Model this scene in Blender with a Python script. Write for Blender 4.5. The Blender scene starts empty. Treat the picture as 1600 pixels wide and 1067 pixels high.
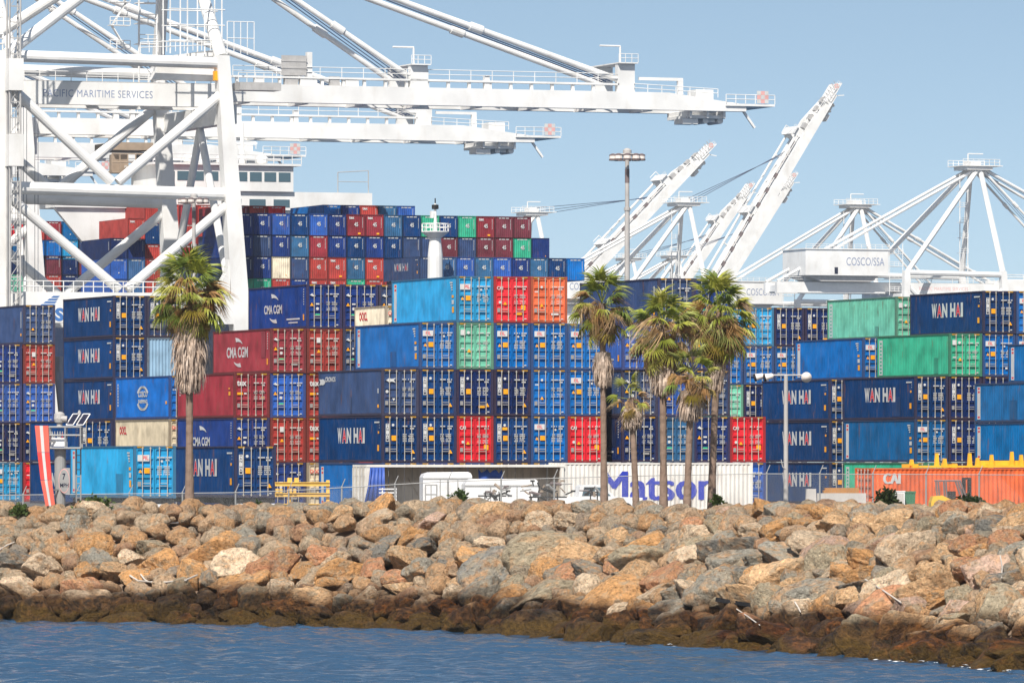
import bpy, bmesh, math, random
import numpy as np
from mathutils import Vector, Matrix, noise as mnoise

R = math.radians
random.seed(7)
np.random.seed(7)
scene = bpy.context.scene
COL = scene.collection

# ------------------------------------------------------------------ camera, sky, sun, exposure
F = 10400.0      # focal length in photo pixels (1600 wide)
H = 6.5          # eye height above the water
HY = 720.0       # photo row of the horizon
cam_d = bpy.data.cameras.new("camera")
cam = bpy.data.objects.new("camera", cam_d)
COL.objects.link(cam)
cam.location = (0, 0, H)
cam.rotation_euler = (R(90), 0, 0)
cam_d.sensor_width = 36.0
cam_d.lens = 36.0 * F / 1600.0
cam_d.shift_y = (HY - 533.5) / 1600.0
cam_d.clip_start = 1.0
cam_d.clip_end = 30000.0
scene.camera = cam

SUN_AZ, SUN_EL = -14.0, 47.0     # azimuth: degrees right of straight behind the camera
sd = Vector((math.sin(R(SUN_AZ)) * math.cos(R(SUN_EL)), -math.cos(R(SUN_AZ)) * math.cos(R(SUN_EL)), math.sin(R(SUN_EL))))
sun_d = bpy.data.lights.new("sun", 'SUN')
sun_d.energy = 4.6
sun_d.angle = R(0.55)
sun_d.color = (1.0, 0.94, 0.85)
sun = bpy.data.objects.new("sun", sun_d)
COL.objects.link(sun)
sun.location = (0, -50, 120)
sun.rotation_euler = sd.to_track_quat('Z', 'Y').to_euler()

world = bpy.data.worlds.new("World")
scene.world = world
world.use_nodes = True
wn = world.node_tree
for n in list(wn.nodes):
    wn.nodes.remove(n)
w_out = wn.nodes.new('ShaderNodeOutputWorld')
w_bg = wn.nodes.new('ShaderNodeBackground')
w_sky = wn.nodes.new('ShaderNodeTexSky')
w_sky.sky_type = 'NISHITA'
w_sky.sun_disc = False
w_sky.sun_elevation = R(SUN_EL)
w_sky.sun_rotation = math.atan2(sd.x, sd.y)
w_sky.altitude = 0.0
w_sky.air_density = 1.0
w_sky.dust_density = 1.3
w_sky.ozone_density = 1.0
w_tc = wn.nodes.new('ShaderNodeTexCoord')
w_map = wn.nodes.new('ShaderNodeMapping')      # the clear band above the sea haze: look a little higher into the sky
w_map.inputs['Scale'].default_value = (1, 1, 2.4)
w_map.inputs['Location'].default_value = (0, 0, 0.075)
wn.links.new(w_tc.outputs['Generated'], w_map.inputs[0])
wn.links.new(w_map.outputs[0], w_sky.inputs[0])
w_bg.inputs['Strength'].default_value = 0.1
w_hs = wn.nodes.new('ShaderNodeHueSaturation')     # marine haze greys the blue a little
w_hs.inputs['Saturation'].default_value = 0.90
w_hs.inputs['Hue'].default_value = 0.489
wn.links.new(w_sky.outputs[0], w_hs.inputs['Color'])
wn.links.new(w_hs.outputs[0], w_bg.inputs['Color'])
wn.links.new(w_bg.outputs[0], w_out.inputs['Surface'])

vs = scene.view_settings
vs.view_transform = 'Standard'
vs.look = 'None'
vs.exposure = 0.48
vs.gamma = 1.0
vs.use_curve_mapping = False
scene.render.engine = 'CYCLES'
scene.cycles.use_denoising = True
scene.cycles.max_bounces = 6
scene.cycles.transparent_max_bounces = 12

YAW = 20.5
CU, SU = math.cos(R(YAW)), math.sin(R(YAW))
U = Vector((CU, SU, 0))
V = Vector((-SU, CU, 0))
YARD = 3.5


def P(px, py, D):
    return Vector(((px - 800.0) / F * D, D, H + (HY - py) / F * D))


def PX(px, D):
    return (px - 800.0) / F * D


def lin(r, g, b):
    f = lambda c: (c / 255 / 12.92) if c <= 10 else (((c / 255) + 0.055) / 1.055) ** 2.4
    return (f(r), f(g), f(b), 1.0)


# ------------------------------------------------------------------ mesh and object helpers
class MB:
    def __init__(s):
        s.v, s.f, s.m = [], [], []

    def add(s, vs_, fs, m=0):
        o = len(s.v)
        s.v.extend([tuple(p) for p in vs_])
        for f in fs:
            s.f.append([i + o for i in f])
            s.m.append(m)
        return s

    def box(s, x0, y0, z0, x1, y1, z1, m=0):
        vv = [(x0, y0, z0), (x1, y0, z0), (x1, y1, z0), (x0, y1, z0), (x0, y0, z1), (x1, y0, z1), (x1, y1, z1), (x0, y1, z1)]
        return s.add(vv, [(3, 2, 1, 0), (4, 5, 6, 7), (0, 1, 5, 4), (1, 2, 6, 5), (2, 3, 7, 6), (3, 0, 4, 7)], m)

    def hexa(s, lo, hi, m=0):
        """lo, hi: four corners each, counter-clockwise from above"""
        return s.add(list(lo) + list(hi), [(3, 2, 1, 0), (4, 5, 6, 7), (0, 1, 5, 4), (1, 2, 6, 5), (2, 3, 7, 6), (3, 0, 4, 7)], m)

    def bar(s, a, b, w, h, m=0, up=(0, 0, 1)):
        a, b = Vector(a), Vector(b)
        d = (b - a).normalized()
        u_ = Vector(up)
        if abs(d.dot(u_)) > 0.98:
            u_ = Vector((0, 1, 0))
        sx = d.cross(u_).normalized() * w / 2
        sz = sx.cross(d).normalized() * h / 2
        vv = [a - sx - sz, a + sx - sz, a + sx + sz, a - sx + sz, b - sx - sz, b + sx - sz, b + sx + sz, b - sx + sz]
        return s.add(vv, [(0, 1, 2, 3), (7, 6, 5, 4), (4, 5, 1, 0), (5, 6, 2, 1), (6, 7, 3, 2), (7, 4, 0, 3)], m)

    def tube(s, a, b, r, r2=None, n=8, m=0, caps=True):
        a, b = Vector(a), Vector(b)
        r2 = r if r2 is None else r2
        d = (b - a).normalized()
        u_ = Vector((0, 0, 1)) if abs(d.z) < 0.9 else Vector((1, 0, 0))
        sx = d.cross(u_).normalized()
        sy = sx.cross(d).normalized()
        vv = []
        for k in range(n):
            t = 2 * math.pi * k / n
            vv.append(a + (sx * math.cos(t) + sy * math.sin(t)) * r)
        for k in range(n):
            t = 2 * math.pi * k / n
            vv.append(b + (sx * math.cos(t) + sy * math.sin(t)) * r2)
        ff = [(k, k + n, (k + 1) % n + n, (k + 1) % n) for k in range(n)]
        if caps:
            ff.append(tuple(range(n)))
            ff.append(tuple(range(2 * n - 1, n - 1, -1)))
        return s.add(vv, ff, m)

    def path(s, pts, r, n=6, m=0):
        for a, b in zip(pts[:-1], pts[1:]):
            s.tube(a, b, r, n=n, m=m)
        return s

    def lathe(s, prof, c=(0, 0, 0), n=16, m=0):
        vv = []
        for r, z in prof:
            for k in range(n):
                t = 2 * math.pi * k / n
                vv.append((c[0] + r * math.cos(t), c[1] + r * math.sin(t), c[2] + z))
        ff = []
        for j in range(len(prof) - 1):
            for k in range(n):
                ff.append((j * n + k, j * n + (k + 1) % n, (j + 1) * n + (k + 1) % n, (j + 1) * n + k))
        ff.append(tuple(range(n - 1, -1, -1)))
        ff.append(tuple((len(prof) - 1) * n + k for k in range(n)))
        return s.add(vv, ff, m)

    def prism(s, poly, y0, y1, m=0):
        """poly in (x,z), extruded along y"""
        n = len(poly)
        vv = [(x, y0, z) for x, z in poly] + [(x, y1, z) for x, z in poly]
        ff = [tuple(range(n)), tuple(range(2 * n - 1, n - 1, -1))]
        ff += [(k, k + n, (k + 1) % n + n, (k + 1) % n) for k in range(n)]
        return s.add(vv, ff, m)

    def mesh(s, name, smooth=False):
        me = bpy.data.meshes.new(name)
        me.from_pydata(s.v, [], s.f)
        if any(s.m):
            me.polygons.foreach_set("material_index", s.m)
        if smooth:
            me.polygons.foreach_set("use_smooth", [True] * len(me.polygons))
        me.validate()
        me.update()
        return me


def obj(name, me, mats=None, parent=None, color=None, smooth=False):
    if isinstance(me, MB):
        me = me.mesh(name, smooth)
    if mats is not None and len(me.materials) == 0:
        for m in (mats if isinstance(mats, (list, tuple)) else [mats]):
            me.materials.append(m)
    o = bpy.data.objects.new(name, me)
    COL.objects.link(o)
    if parent is not None:
        o.parent = parent
    if color is not None:
        o.color = color
    return o


def tag(o, label=None, cat=None, group=None, kind=None):
    if label:
        o["label"] = label
    if cat:
        o["category"] = cat
    if group:
        o["group"] = group
    if kind:
        o["kind"] = kind
    return o


def thing(name, label, cat, loc=(0, 0, 0), rz=0.0, group=None):
    o = bpy.data.objects.new(name, None)
    COL.objects.link(o)
    o.location = loc
    o.rotation_euler = (0, 0, rz)
    return tag(o, label, cat, group)


# ------------------------------------------------------------------ materials
def new_mat(name):
    m = bpy.data.materials.new(name)
    m.use_nodes = True
    nt = m.node_tree
    b = nt.nodes['Principled BSDF']
    return m, nt, b


def nd(nt, t, **kw):
    n = nt.nodes.new(t)
    for k, v in kw.items():
        if k in n.inputs:
            n.inputs[k].default_value = v
        else:
            setattr(n, k, v)
    return n


def mixrgb(nt, bt, fac, a, b):
    n = nt.nodes.new('ShaderNodeMix')
    n.data_type = 'RGBA'
    n.blend_type = bt
    for i, x in ((0, fac), (6, a), (7, b)):
        if hasattr(x, 'is_output') or isinstance(x, bpy.types.NodeSocket):
            nt.links.new(x, n.inputs[i])
        else:
            n.inputs[i].default_value = x
    return n.outputs[2]


def ramp(nt, src, stops):
    n = nt.nodes.new('ShaderNodeValToRGB')
    el = n.color_ramp.elements
    while len(el) < len(stops):
        el.new(0.5)
    for e, (p, c) in zip(el, stops):
        e.position = p
        e.color = c if len(c) == 4 else (*c, 1)
    nt.links.new(src, n.inputs[0])
    return n.outputs[0]


def mulnode(nt, a, b):
    n = nt.nodes.new('ShaderNodeMath')
    n.operation = 'MULTIPLY'
    nt.links.new(a, n.inputs[0])
    nt.links.new(b, n.inputs[1])
    return n.outputs[0]


def grey(v):
    return (v, v, v, 1)


def paint(name, col=None, rough=0.5, spec=0.35, grime=0.25, gcol=(0.25, 0.2, 0.16, 1), scale=1.2, metal=0.0, streak=6.0, rust=0.0):
    """worn paint; colour from the object when col is None"""
    m, nt, b = new_mat(name)
    tc = nd(nt, 'ShaderNodeTexCoord')
    if col is None:
        oi = nd(nt, 'ShaderNodeObjectInfo')
        base = oi.outputs['Color']
    else:
        base = nd(nt, 'ShaderNodeRGB')
        base.outputs[0].default_value = col
        base = base.outputs[0]
    mp = nd(nt, 'ShaderNodeMapping')
    mp.inputs['Scale'].default_value = (scale * streak, scale * streak, scale)
    nt.links.new(tc.outputs['Object'], mp.inputs[0])
    n1 = nd(nt, 'ShaderNodeTexNoise', Scale=0.7, Detail=5.0, Roughness=0.65)
    nt.links.new(mp.outputs[0], n1.inputs['Vector'])
    n2 = nd(nt, 'ShaderNodeTexNoise', Scale=0.9 * scale, Detail=3.0)
    nt.links.new(tc.outputs['Object'], n2.inputs['Vector'])
    f1 = ramp(nt, n1.outputs[0], [(0.52, grey(0)), (0.8, grey(grime))])
    c1 = mixrgb(nt, 'MIX', f1, base, gcol)
    if rust:
        mp3 = nd(nt, 'ShaderNodeMapping')
        mp3.inputs['Scale'].default_value = (3.2, 3.2, 0.55)
        oi3 = nd(nt, 'ShaderNodeObjectInfo')
        ad3 = nd(nt, 'ShaderNodeVectorMath', operation='MULTIPLY_ADD')
        nt.links.new(oi3.outputs['Random'], ad3.inputs[0])
        ad3.inputs[1].default_value = (91, 47, 63)
        nt.links.new(tc.outputs['Object'], ad3.inputs[2])
        nt.links.new(ad3.outputs[0], mp3.inputs[0])
        n3 = nd(nt, 'ShaderNodeTexNoise', Scale=0.8, Detail=4.0, Roughness=0.7)
        nt.links.new(mp3.outputs[0], n3.inputs['Vector'])
        c1 = mixrgb(nt, 'MIX', ramp(nt, n3.outputs[0], [(0.60, grey(0)), (0.70, grey(rust))]), c1, (0.13, 0.06, 0.035, 1))
        nt.links.new(ad3.outputs[0], n2.inputs['Vector'])
    f2 = ramp(nt, n2.outputs[0], [(0.3, grey(0.86)), (0.7, grey(1.08))]) if not rust else ramp(nt, n2.outputs[0], [(0.3, grey(0.72)), (0.5, grey(0.98)), (0.7, grey(1.18))])
    c2 = mixrgb(nt, 'MULTIPLY', 1.0, c1, f2)
    nt.links.new(c2, b.inputs['Base Color'])
    b.inputs['Roughness'].default_value = rough
    b.inputs['Specular IOR Level'].default_value = spec
    b.inputs['Metallic'].default_value = metal
    return m


M = {}
M['box'] = paint('container_paint', None, 0.55, 0.10, 0.34, (0.12, 0.10, 0.09, 1), 0.9, rust=0.6)
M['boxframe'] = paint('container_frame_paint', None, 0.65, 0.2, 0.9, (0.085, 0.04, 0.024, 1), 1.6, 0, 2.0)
M['decal'] = paint('white_lettering', (0.56, 0.56, 0.55, 1), 0.5, 0.3, 0.2)
M['orange'] = paint('orange_sticker', (0.85, 0.36, 0.01, 1), 0.5, 0.3, 0.1)
M['hazard'] = paint('worn_hazard_strip', (0.42, 0.22, 0.02, 1), 0.6, 0.2, 0.9, (0.03, 0.03, 0.03, 1), 3.0)
M['grey_plate'] = paint('grey_plate', (0.27, 0.26, 0.25, 1), 0.5, 0.3, 0.2)
M['red'] = paint('red_lettering', (0.62, 0.02, 0.04, 1), 0.5, 0.3, 0.1)
M['dark'] = paint('dark_lettering', (0.012, 0.015, 0.04, 1), 0.5, 0.3, 0.1)
M['letter_blue'] = paint('blue_lettering', (0.03, 0.05, 0.42, 1), 0.5, 0.3, 0.3, (0.7, 0.68, 0.62, 1))
M['faint_blue'] = paint('grey_blue_lettering', (0.20, 0.25, 0.38, 1), 0.5, 0.3, 0.2)
M['faint_red'] = paint('faded_red_lettering', (0.68, 0.36, 0.34, 1), 0.5, 0.3, 0.2)
M['green_sticker'] = paint('green_sticker', (0.05, 0.5, 0.2, 1), 0.5, 0.3, 0.1)
M['rod'] = paint('galvanised_rod', (0.42, 0.39, 0.34, 1), 0.5, 0.4, 0.4, (0.25, 0.17, 0.1, 1))
M['crane'] = paint('white_crane_paint', (0.74, 0.735, 0.72, 1), 0.5, 0.3, 0.3, (0.46, 0.40, 0.32, 1), 0.25, 0, 3.0)
M['crane_grey'] = paint('grey_crane_steel', (0.42, 0.41, 0.40, 1), 0.5, 0.3, 0.3)
M['rope'] = paint('steel_rope', (0.04, 0.06, 0.12, 1), 0.5, 0.4, 0.1)
M['cab'] = paint('trolley_brown_steel', (0.30, 0.23, 0.17, 1), 0.6, 0.3, 0.4)
M['black'] = paint('black_rubber', (0.015, 0.015, 0.017, 1), 0.7, 0.2, 0.3)
M['galv'] = paint('galvanised_steel', (0.30, 0.30, 0.295, 1), 0.45, 0.4, 0.3)
M['pole'] = paint('lamp_pole_steel', (0.42, 0.40, 0.385, 1), 0.45, 0.4, 0.3)
M['yellow'] = paint('yellow_plant_paint', (0.78, 0.46, 0.03, 1), 0.5, 0.35, 0.35, (0.25, 0.13, 0.05, 1))
M['pale_yellow'] = paint('faded_yellow_paint', (0.78, 0.47, 0.10, 1), 0.55, 0.3, 0.35, (0.33, 0.18, 0.09, 1))
M['white'] = paint('white_vehicle_paint', (0.82, 0.81, 0.80, 1), 0.35, 0.5, 0.1)
M['old_white'] = paint('rust_streaked_white', (0.74, 0.71, 0.66, 1), 0.6, 0.3, 0.55, (0.36, 0.19, 0.09, 1), 0.8)
M['wood'] = paint('weathered_plywood', (0.46, 0.38, 0.30, 1), 0.8, 0.2, 0.5, (0.14, 0.12, 0.11, 1))
M['tarp'] = paint('blue_tarpaulin', (0.035, 0.09, 0.36, 1), 0.5, 0.3, 0.2)
M['green'] = paint('green_bin_paint', (0.03, 0.16, 0.08, 1), 0.5, 0.3, 0.2)
M['concrete'] = paint('concrete_barrier', (0.50, 0.47, 0.44, 1), 0.8, 0.2, 0.4)
M['brown_steel'] = paint('rusty_orange_steel', (0.45, 0.20, 0.05, 1), 0.6, 0.3, 0.5, (0.2, 0.08, 0.03, 1))
M['marker_red'] = paint('marker_red', (0.66, 0.06, 0.05, 1), 0.5, 0.3, 0.2)
M['marker_pink'] = paint('faded_marker_red', (0.70, 0.13, 0.09, 1), 0.5, 0.3, 0.3)
M['hull'] = paint('ship_hull_paint', (0.02, 0.035, 0.08, 1), 0.5, 0.3, 0.3)
M['lamp'] = paint('lamp_housing', (0.80, 0.72, 0.66, 1), 0.4, 0.4, 0.1)
M['lamp_dark'] = paint('lamp_back', (0.17, 0.13, 0.13, 1), 0.5, 0.3, 0.2)
M['trunk'] = paint('palm_trunk', (0.24, 0.17, 0.13, 1), 0.9, 0.1, 0.95, (0.085, 0.05, 0.035, 1), 4.5, 0, 0.35)
M['drift'] = paint('bleached_driftwood', (0.55, 0.50, 0.44, 1), 0.8, 0.1, 0.3)

gm, nt, b = new_mat('glass')
b.inputs['Base Color'].default_value = (0.06, 0.11, 0.14, 1)
b.inputs['Roughness'].default_value = 0.08
M['glass'] = gm

lm, nt, b = new_mat('leaf')
oi = nd(nt, 'ShaderNodeObjectInfo')
tc = nd(nt, 'ShaderNodeTexCoord')
n1 = nd(nt, 'ShaderNodeTexNoise', Scale=3.0, Detail=3.0)
nt.links.new(tc.outputs['Object'], n1.inputs['Vector'])
vv_ = ramp(nt, n1.outputs[0], [(0.3, grey(0.6)), (0.7, grey(1.25))])
c = mixrgb(nt, 'MULTIPLY', 1.0, oi.outputs['Color'], vv_)
nt.links.new(c, b.inputs['Base Color'])
b.inputs['Roughness'].default_value = 0.45
b.inputs['Specular IOR Level'].default_value = 0.35
tr = nd(nt, 'ShaderNodeBsdfTranslucent')
nt.links.new(c, tr.inputs['Color'])
mx = nd(nt, 'ShaderNodeMixShader')
mx.inputs[0].default_value = 0.3
nt.links.new(b.outputs[0], mx.inputs[1])
nt.links.new(tr.outputs[0], mx.inputs[2])
nt.links.new(mx.outputs[0], nt.nodes['Material Output'].inputs['Surface'])
M['leaf'] = lm


def rock_material(islands=False):
    m, nt, b = new_mat('quarry_rubble' if islands else 'quarry_rock')
    oi = nd(nt, 'ShaderNodeObjectInfo')
    tc = nd(nt, 'ShaderNodeTexCoord')
    geo = nd(nt, 'ShaderNodeNewGeometry')
    off = nd(nt, 'ShaderNodeVectorMath', operation='MULTIPLY_ADD')
    nt.links.new(oi.outputs['Random'], off.inputs[0])
    off.inputs[1].default_value = (37, 53, 71)
    nt.links.new(tc.outputs['Object'], off.inputs[2])
    vec = off.outputs[0]
    n1 = nd(nt, 'ShaderNodeTexNoise', Scale=1.6, Detail=6.0, Roughness=0.6, Distortion=0.6)
    n2 = nd(nt, 'ShaderNodeTexNoise', Scale=7.0, Detail=6.0, Roughness=0.72)
    n3 = nd(nt, 'ShaderNodeTexNoise', Scale=3.1, Detail=4.0, Roughness=0.6)
    n4 = nd(nt, 'ShaderNodeTexNoise', Scale=26.0, Detail=3.0, Roughness=0.6)
    for n in (n1, n2, n3, n4):
        nt.links.new(vec, n.inputs['Vector'])
    own = oi.outputs['Color']
    if islands:
        own = ramp(nt, geo.outputs['Random Per Island'], [(0.0, (0.60, 0.33, 0.15, 1)), (0.22, (0.62, 0.42, 0.26, 1)), (0.45, (0.36, 0.33, 0.27, 1)), (0.6, (0.46, 0.25, 0.14, 1)), (0.75, (0.68, 0.50, 0.33, 1)), (1.0, (0.30, 0.27, 0.21, 1))])
    alt = mixrgb(nt, 'MIX', ramp(nt, n3.outputs[0], [(0.44, grey(0)), (0.56, grey(1))]), (0.68, 0.38, 0.18, 1), (0.50, 0.41, 0.29, 1))
    c1 = mixrgb(nt, 'MIX', ramp(nt, n1.outputs[0], [(0.44, grey(0)), (0.60, grey(0.75))]), own, alt)
    c2 = mixrgb(nt, 'MULTIPLY', 1.0, c1, ramp(nt, n2.outputs[0], [(0.30, grey(0.22)), (0.42, grey(0.85)), (0.56, grey(1.12)), (0.72, grey(1.6))]))
    # pale specks (guano, barnacles)
    c3 = mixrgb(nt, 'MIX', ramp(nt, n4.outputs[0], [(0.64, grey(0)), (0.72, grey(0.55))]), c2, (0.74, 0.66, 0.56, 1))
    # tide stain: dark below the high-water mark, olive weed lowest
    sep = nd(nt, 'ShaderNodeSeparateXYZ')
    nt.links.new(geo.outputs['Position'], sep.inputs[0])
    nw = nd(nt, 'ShaderNodeTexNoise', Scale=0.45, Detail=4.0)
    nt.links.new(geo.outputs['Position'], nw.inputs['Vector'])
    ad = nd(nt, 'ShaderNodeMath', operation='MULTIPLY_ADD')
    nt.links.new(nw.outputs[0], ad.inputs[0])
    ad.inputs[1].default_value = -1.9
    nt.links.new(sep.outputs[2], ad.inputs[2])
    wet = nd(nt, 'ShaderNodeMapRange')
    nt.links.new(ad.outputs[0], wet.inputs[0])
    wet.inputs[1].default_value = 0.62
    wet.inputs[2].default_value = 0.10
    c4 = mixrgb(nt, 'MULTIPLY', wet.outputs[0], c3, ramp(nt, n3.outputs[0], [(0.38, (0.06, 0.05, 0.04, 1)), (0.5, (0.15, 0.105, 0.065, 1)), (0.64, (0.30, 0.19, 0.09, 1))]))
    low = nd(nt, 'ShaderNodeMapRange')
    nt.links.new(ad.outputs[0], low.inputs[0])
    low.inputs[1].default_value = -0.15
    low.inputs[2].default_value = -0.6
    c5 = mixrgb(nt, 'MIX', ramp(nt, mulnode(nt, low.outputs[0], n1.outputs[0]), [(0.2, grey(0)), (0.5, grey(1))]), c4, mixrgb(nt, 'MULTIPLY', 1.0, (0.15, 0.085, 0.018, 1), ramp(nt, n2.outputs[0], [(0.3, grey(0.35)), (0.7, grey(1.2))])))
    nt.links.new(c5, b.inputs['Base Color'])
    rr = nd(nt, 'ShaderNodeMapRange')
    nt.links.new(wet.outputs[0], rr.inputs[0])
    rr.inputs[3].default_value = 0.85
    rr.inputs[4].default_value = 0.5
    nt.links.new(rr.outputs[0], b.inputs['Roughness'])
    b.inputs['Specular IOR Level'].default_value = 0.25
    bp = nd(nt, 'ShaderNodeBump', Strength=1.0, Distance=0.3)
    nt.links.new(n2.outputs[0], bp.inputs['Height'])
    bp2 = nd(nt, 'ShaderNodeBump', Strength=0.9, Distance=0.5)
    nt.links.new(n3.outputs[0], bp2.inputs['Height'])
    nt.links.new(bp2.outputs[0], bp.inputs['Normal'])
    nt.links.new(bp.outputs[0], b.inputs['Normal'])
    return m


M['rock'] = rock_material()
M['rubble_rock'] = rock_material(True)


def water_material():
    m, nt, b = new_mat('harbour_water')
    geo = nd(nt, 'ShaderNodeNewGeometry')
    b.inputs['Base Color'].default_value = (0.022, 0.066, 0.13, 1)
    b.inputs['Roughness'].default_value = 0.12
    b.inputs['IOR'].default_value = 1.33
    mp = nd(nt, 'ShaderNodeMapping')
    mp.inputs['Scale'].default_value = (1.6, 1.6, 1)
    nt.links.new(geo.outputs['Position'], mp.inputs[0])
    n1 = nd(nt, 'ShaderNodeTexNoise', Scale=1.0, Detail=4.0, Roughness=0.6, Distortion=0.4)
    nt.links.new(mp.outputs[0], n1.inputs['Vector'])
    bp = nd(nt, 'ShaderNodeBump', Strength=0.8, Distance=0.10)
    nt.links.new(n1.outputs[0], bp.inputs['Height'])
    nt.links.new(bp.outputs[0], b.inputs['Normal'])
    return m


M['water'] = water_material()


def ground_material(name, col, scale):
    m, nt, b = new_mat(name)
    geo = nd(nt, 'ShaderNodeNewGeometry')
    n1 = nd(nt, 'ShaderNodeTexNoise', Scale=scale, Detail=8.0, Roughness=0.65)
    nt.links.new(geo.outputs['Position'], n1.inputs['Vector'])
    c = mixrgb(nt, 'MULTIPLY', 1.0, col, ramp(nt, n1.outputs[0], [(0.3, grey(0.6)), (0.7, grey(1.3))]))
    nt.links.new(c, b.inputs['Base Color'])
    b.inputs['Roughness'].default_value = 0.9
    return m


M['asphalt'] = ground_material('yard_asphalt', (0.10, 0.095, 0.09, 1), 0.4)
M['rubble'] = ground_material('rubble_fill', (0.22, 0.15, 0.10, 1), 2.0)

# ------------------------------------------------------------------ text
_tc = {}


def text_poly(s, bold=0.0, font_spacing=1.0):
    key = (s, bold, font_spacing)
    if key in _tc:
        return _tc[key]
    cu = bpy.data.curves.new('text', 'FONT')
    cu.body = s
    cu.size = 1.0
    cu.offset = bold
    cu.resolution_u = 3
    cu.space_character = font_spacing
    o = bpy.data.objects.new('text', cu)
    me = bpy.data.meshes.new_from_object(o)
    vs_ = np.array([v.co[:2] for v in me.vertices]) if len(me.vertices) else np.zeros((0, 2))
    fs = [list(p.vertices) for p in me.polygons]
    bpy.data.objects.remove(o)
    bpy.data.curves.remove(cu)
    bpy.data.meshes.remove(me)
    if len(vs_):
        vs_ = vs_ - vs_.min(0)
    _tc[key] = (vs_, fs)
    return _tc[key]


def text_on(mb, s, origin, ex, ez, w=None, h=1.0, m=0, bold=0.0, spacing=1.0):
    """flat lettering: lower-left at origin, along ex, up ez"""
    vs_, fs = text_poly(s, bold, spacing)
    if not len(vs_):
        return
    sz = vs_.max(0)
    kx = (w / sz[0]) if w else h / sz[1]
    kz = h / sz[1]
    o, ex, ez = Vector(origin), Vector(ex), Vector(ez)
    mb.add([o + ex * (p[0] * kx) + ez * (p[1] * kz) for p in vs_], fs, m)


# ------------------------------------------------------------------ ground, water
def sheet(name, pts, mat, kind='structure', z=None):
    mb = MB()
    mb.add(pts, [tuple(range(len(pts)))])
    o = obj(name, mb, mat)
    return tag(o, kind=kind)


def water_mesh():
    xs = np.arange(-42, 42.01, 0.25)
    ys = np.arange(165, 290.01, 0.14)
    X, Y = np.meshgrid(xs, ys)
    rs = np.random.RandomState(4)
    Zw = np.zeros_like(X)
    for i in range(46):
        lam = 0.45 * (5.0 ** rs.rand())
        th = R(rs.normal(100, 38))
        k_ = 2 * math.pi / lam
        ph = rs.uniform(0, 6.28)
        # wave groups: slow modulation
        gx, gy = rs.uniform(-0.25, 0.25, 2)
        amp = 0.0078 * lam * (0.55 + 0.45 * np.sin(gx * X + gy * Y + ph * 3))
        Zw += amp * np.sin(k_ * (math.cos(th) * X + math.sin(th) * Y) + ph)
    Zw = Zw + 0.35 * np.maximum(Zw, 0) - 0.06
    edge = np.minimum(1, np.minimum(np.minimum((X + 42) / 3, (42 - X) / 3), np.minimum((Y - 165) / 4, (290 - Y) / 4)))
    Zw = Zw * np.clip(edge, 0, 1)
    ny, nx = X.shape
    v = np.stack([X.ravel(), Y.ravel(), Zw.ravel()], 1)
    idx = np.arange(ny * nx).reshape(ny, nx)
    f = np.stack([idx[:-1, :-1].ravel(), idx[:-1, 1:].ravel(), idx[1:, 1:].ravel(), idx[1:, :-1].ravel()], 1)
    nv = len(v)
    ring = np.array([(-6000, -400, 0), (6000, -400, 0), (6000, 9000, 0), (-6000, 9000, 0)], float)
    c = [idx[0, 0], idx[0, -1], idx[-1, -1], idx[-1, 0]]
    f2 = np.array([[nv, nv + 1, c[1], c[0]], [nv + 1, nv + 2, c[2], c[1]], [nv + 2, nv + 3, c[3], c[2]], [nv + 3, nv, c[0], c[3]]])
    v = np.vstack([v, ring])
    f = np.vstack([f, f2])
    me = bpy.data.meshes.new('water')
    me.vertices.add(len(v))
    me.vertices.foreach_set('co', v.ravel())
    me.loops.add(f.size)
    me.loops.foreach_set('vertex_index', f.ravel().astype(np.int32))
    me.polygons.add(len(f))
    me.polygons.foreach_set('loop_start', np.arange(0, f.size, 4, dtype=np.int32))
    me.update(calc_edges=True)
    me.polygons.foreach_set("use_smooth", [True] * len(f))
    me.materials.append(M['water'])
    return me


tag(obj('water', water_mesh()), kind='structure')

# shoreline (waterline) from the photo rows, D = F*H/(y-HY)
shore_px = [(-500, 962), (-250, 965), (0, 968), (200, 970), (400, 974), (600, 980), (800, 988), (1000, 1002), (1200, 1014), (1400, 1027), (1600, 1044), (1800, 1066), (2000, 1092)]
SH = []
for px, py in shore_px:
    D = F * H / (py - HY)
    SH.append(Vector((PX(px, D), D, 0)))
SL = [0.0]
for a, b in zip(SH[:-1], SH[1:]):
    SL.append(SL[-1] + (b - a).length)


def shore(s):
    s = max(0.0, min(SL[-1] - 1e-4, s))
    for i in range(len(SL) - 1):
        if s <= SL[i + 1]:
            t = (s - SL[i]) / (SL[i + 1] - SL[i])
            p = SH[i].lerp(SH[i + 1], t)
            d0 = (SH[min(i + 1, len(SH) - 1)] - SH[max(i - 1, 0)]).normalized()
            d1 = (SH[min(i + 2, len(SH) - 1)] - SH[i]).normalized()
            d = d0.lerp(d1, t).normalized()
            return p, Vector((-d.y, d.x, 0))


def crest_z(s):
    return 4.38 + 0.30 * (s / SL[-1]) + 0.3 * mnoise.noise(Vector((s * 0.13, 3.1, 0)))


CW = 9.0      # horizontal width of the armour slope


def slope_z(s, w):
    cz = crest_z(s)
    if w < 0:
        return 0.52 * w
    if w < CW:
        t = w / CW
        return cz * (t * 0.92 + 0.08 * math.sin(t * math.pi / 2))
    return max(YARD - 0.3, cz - (w - CW - 2.0) * 0.35) if w > CW + 2 else cz


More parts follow.
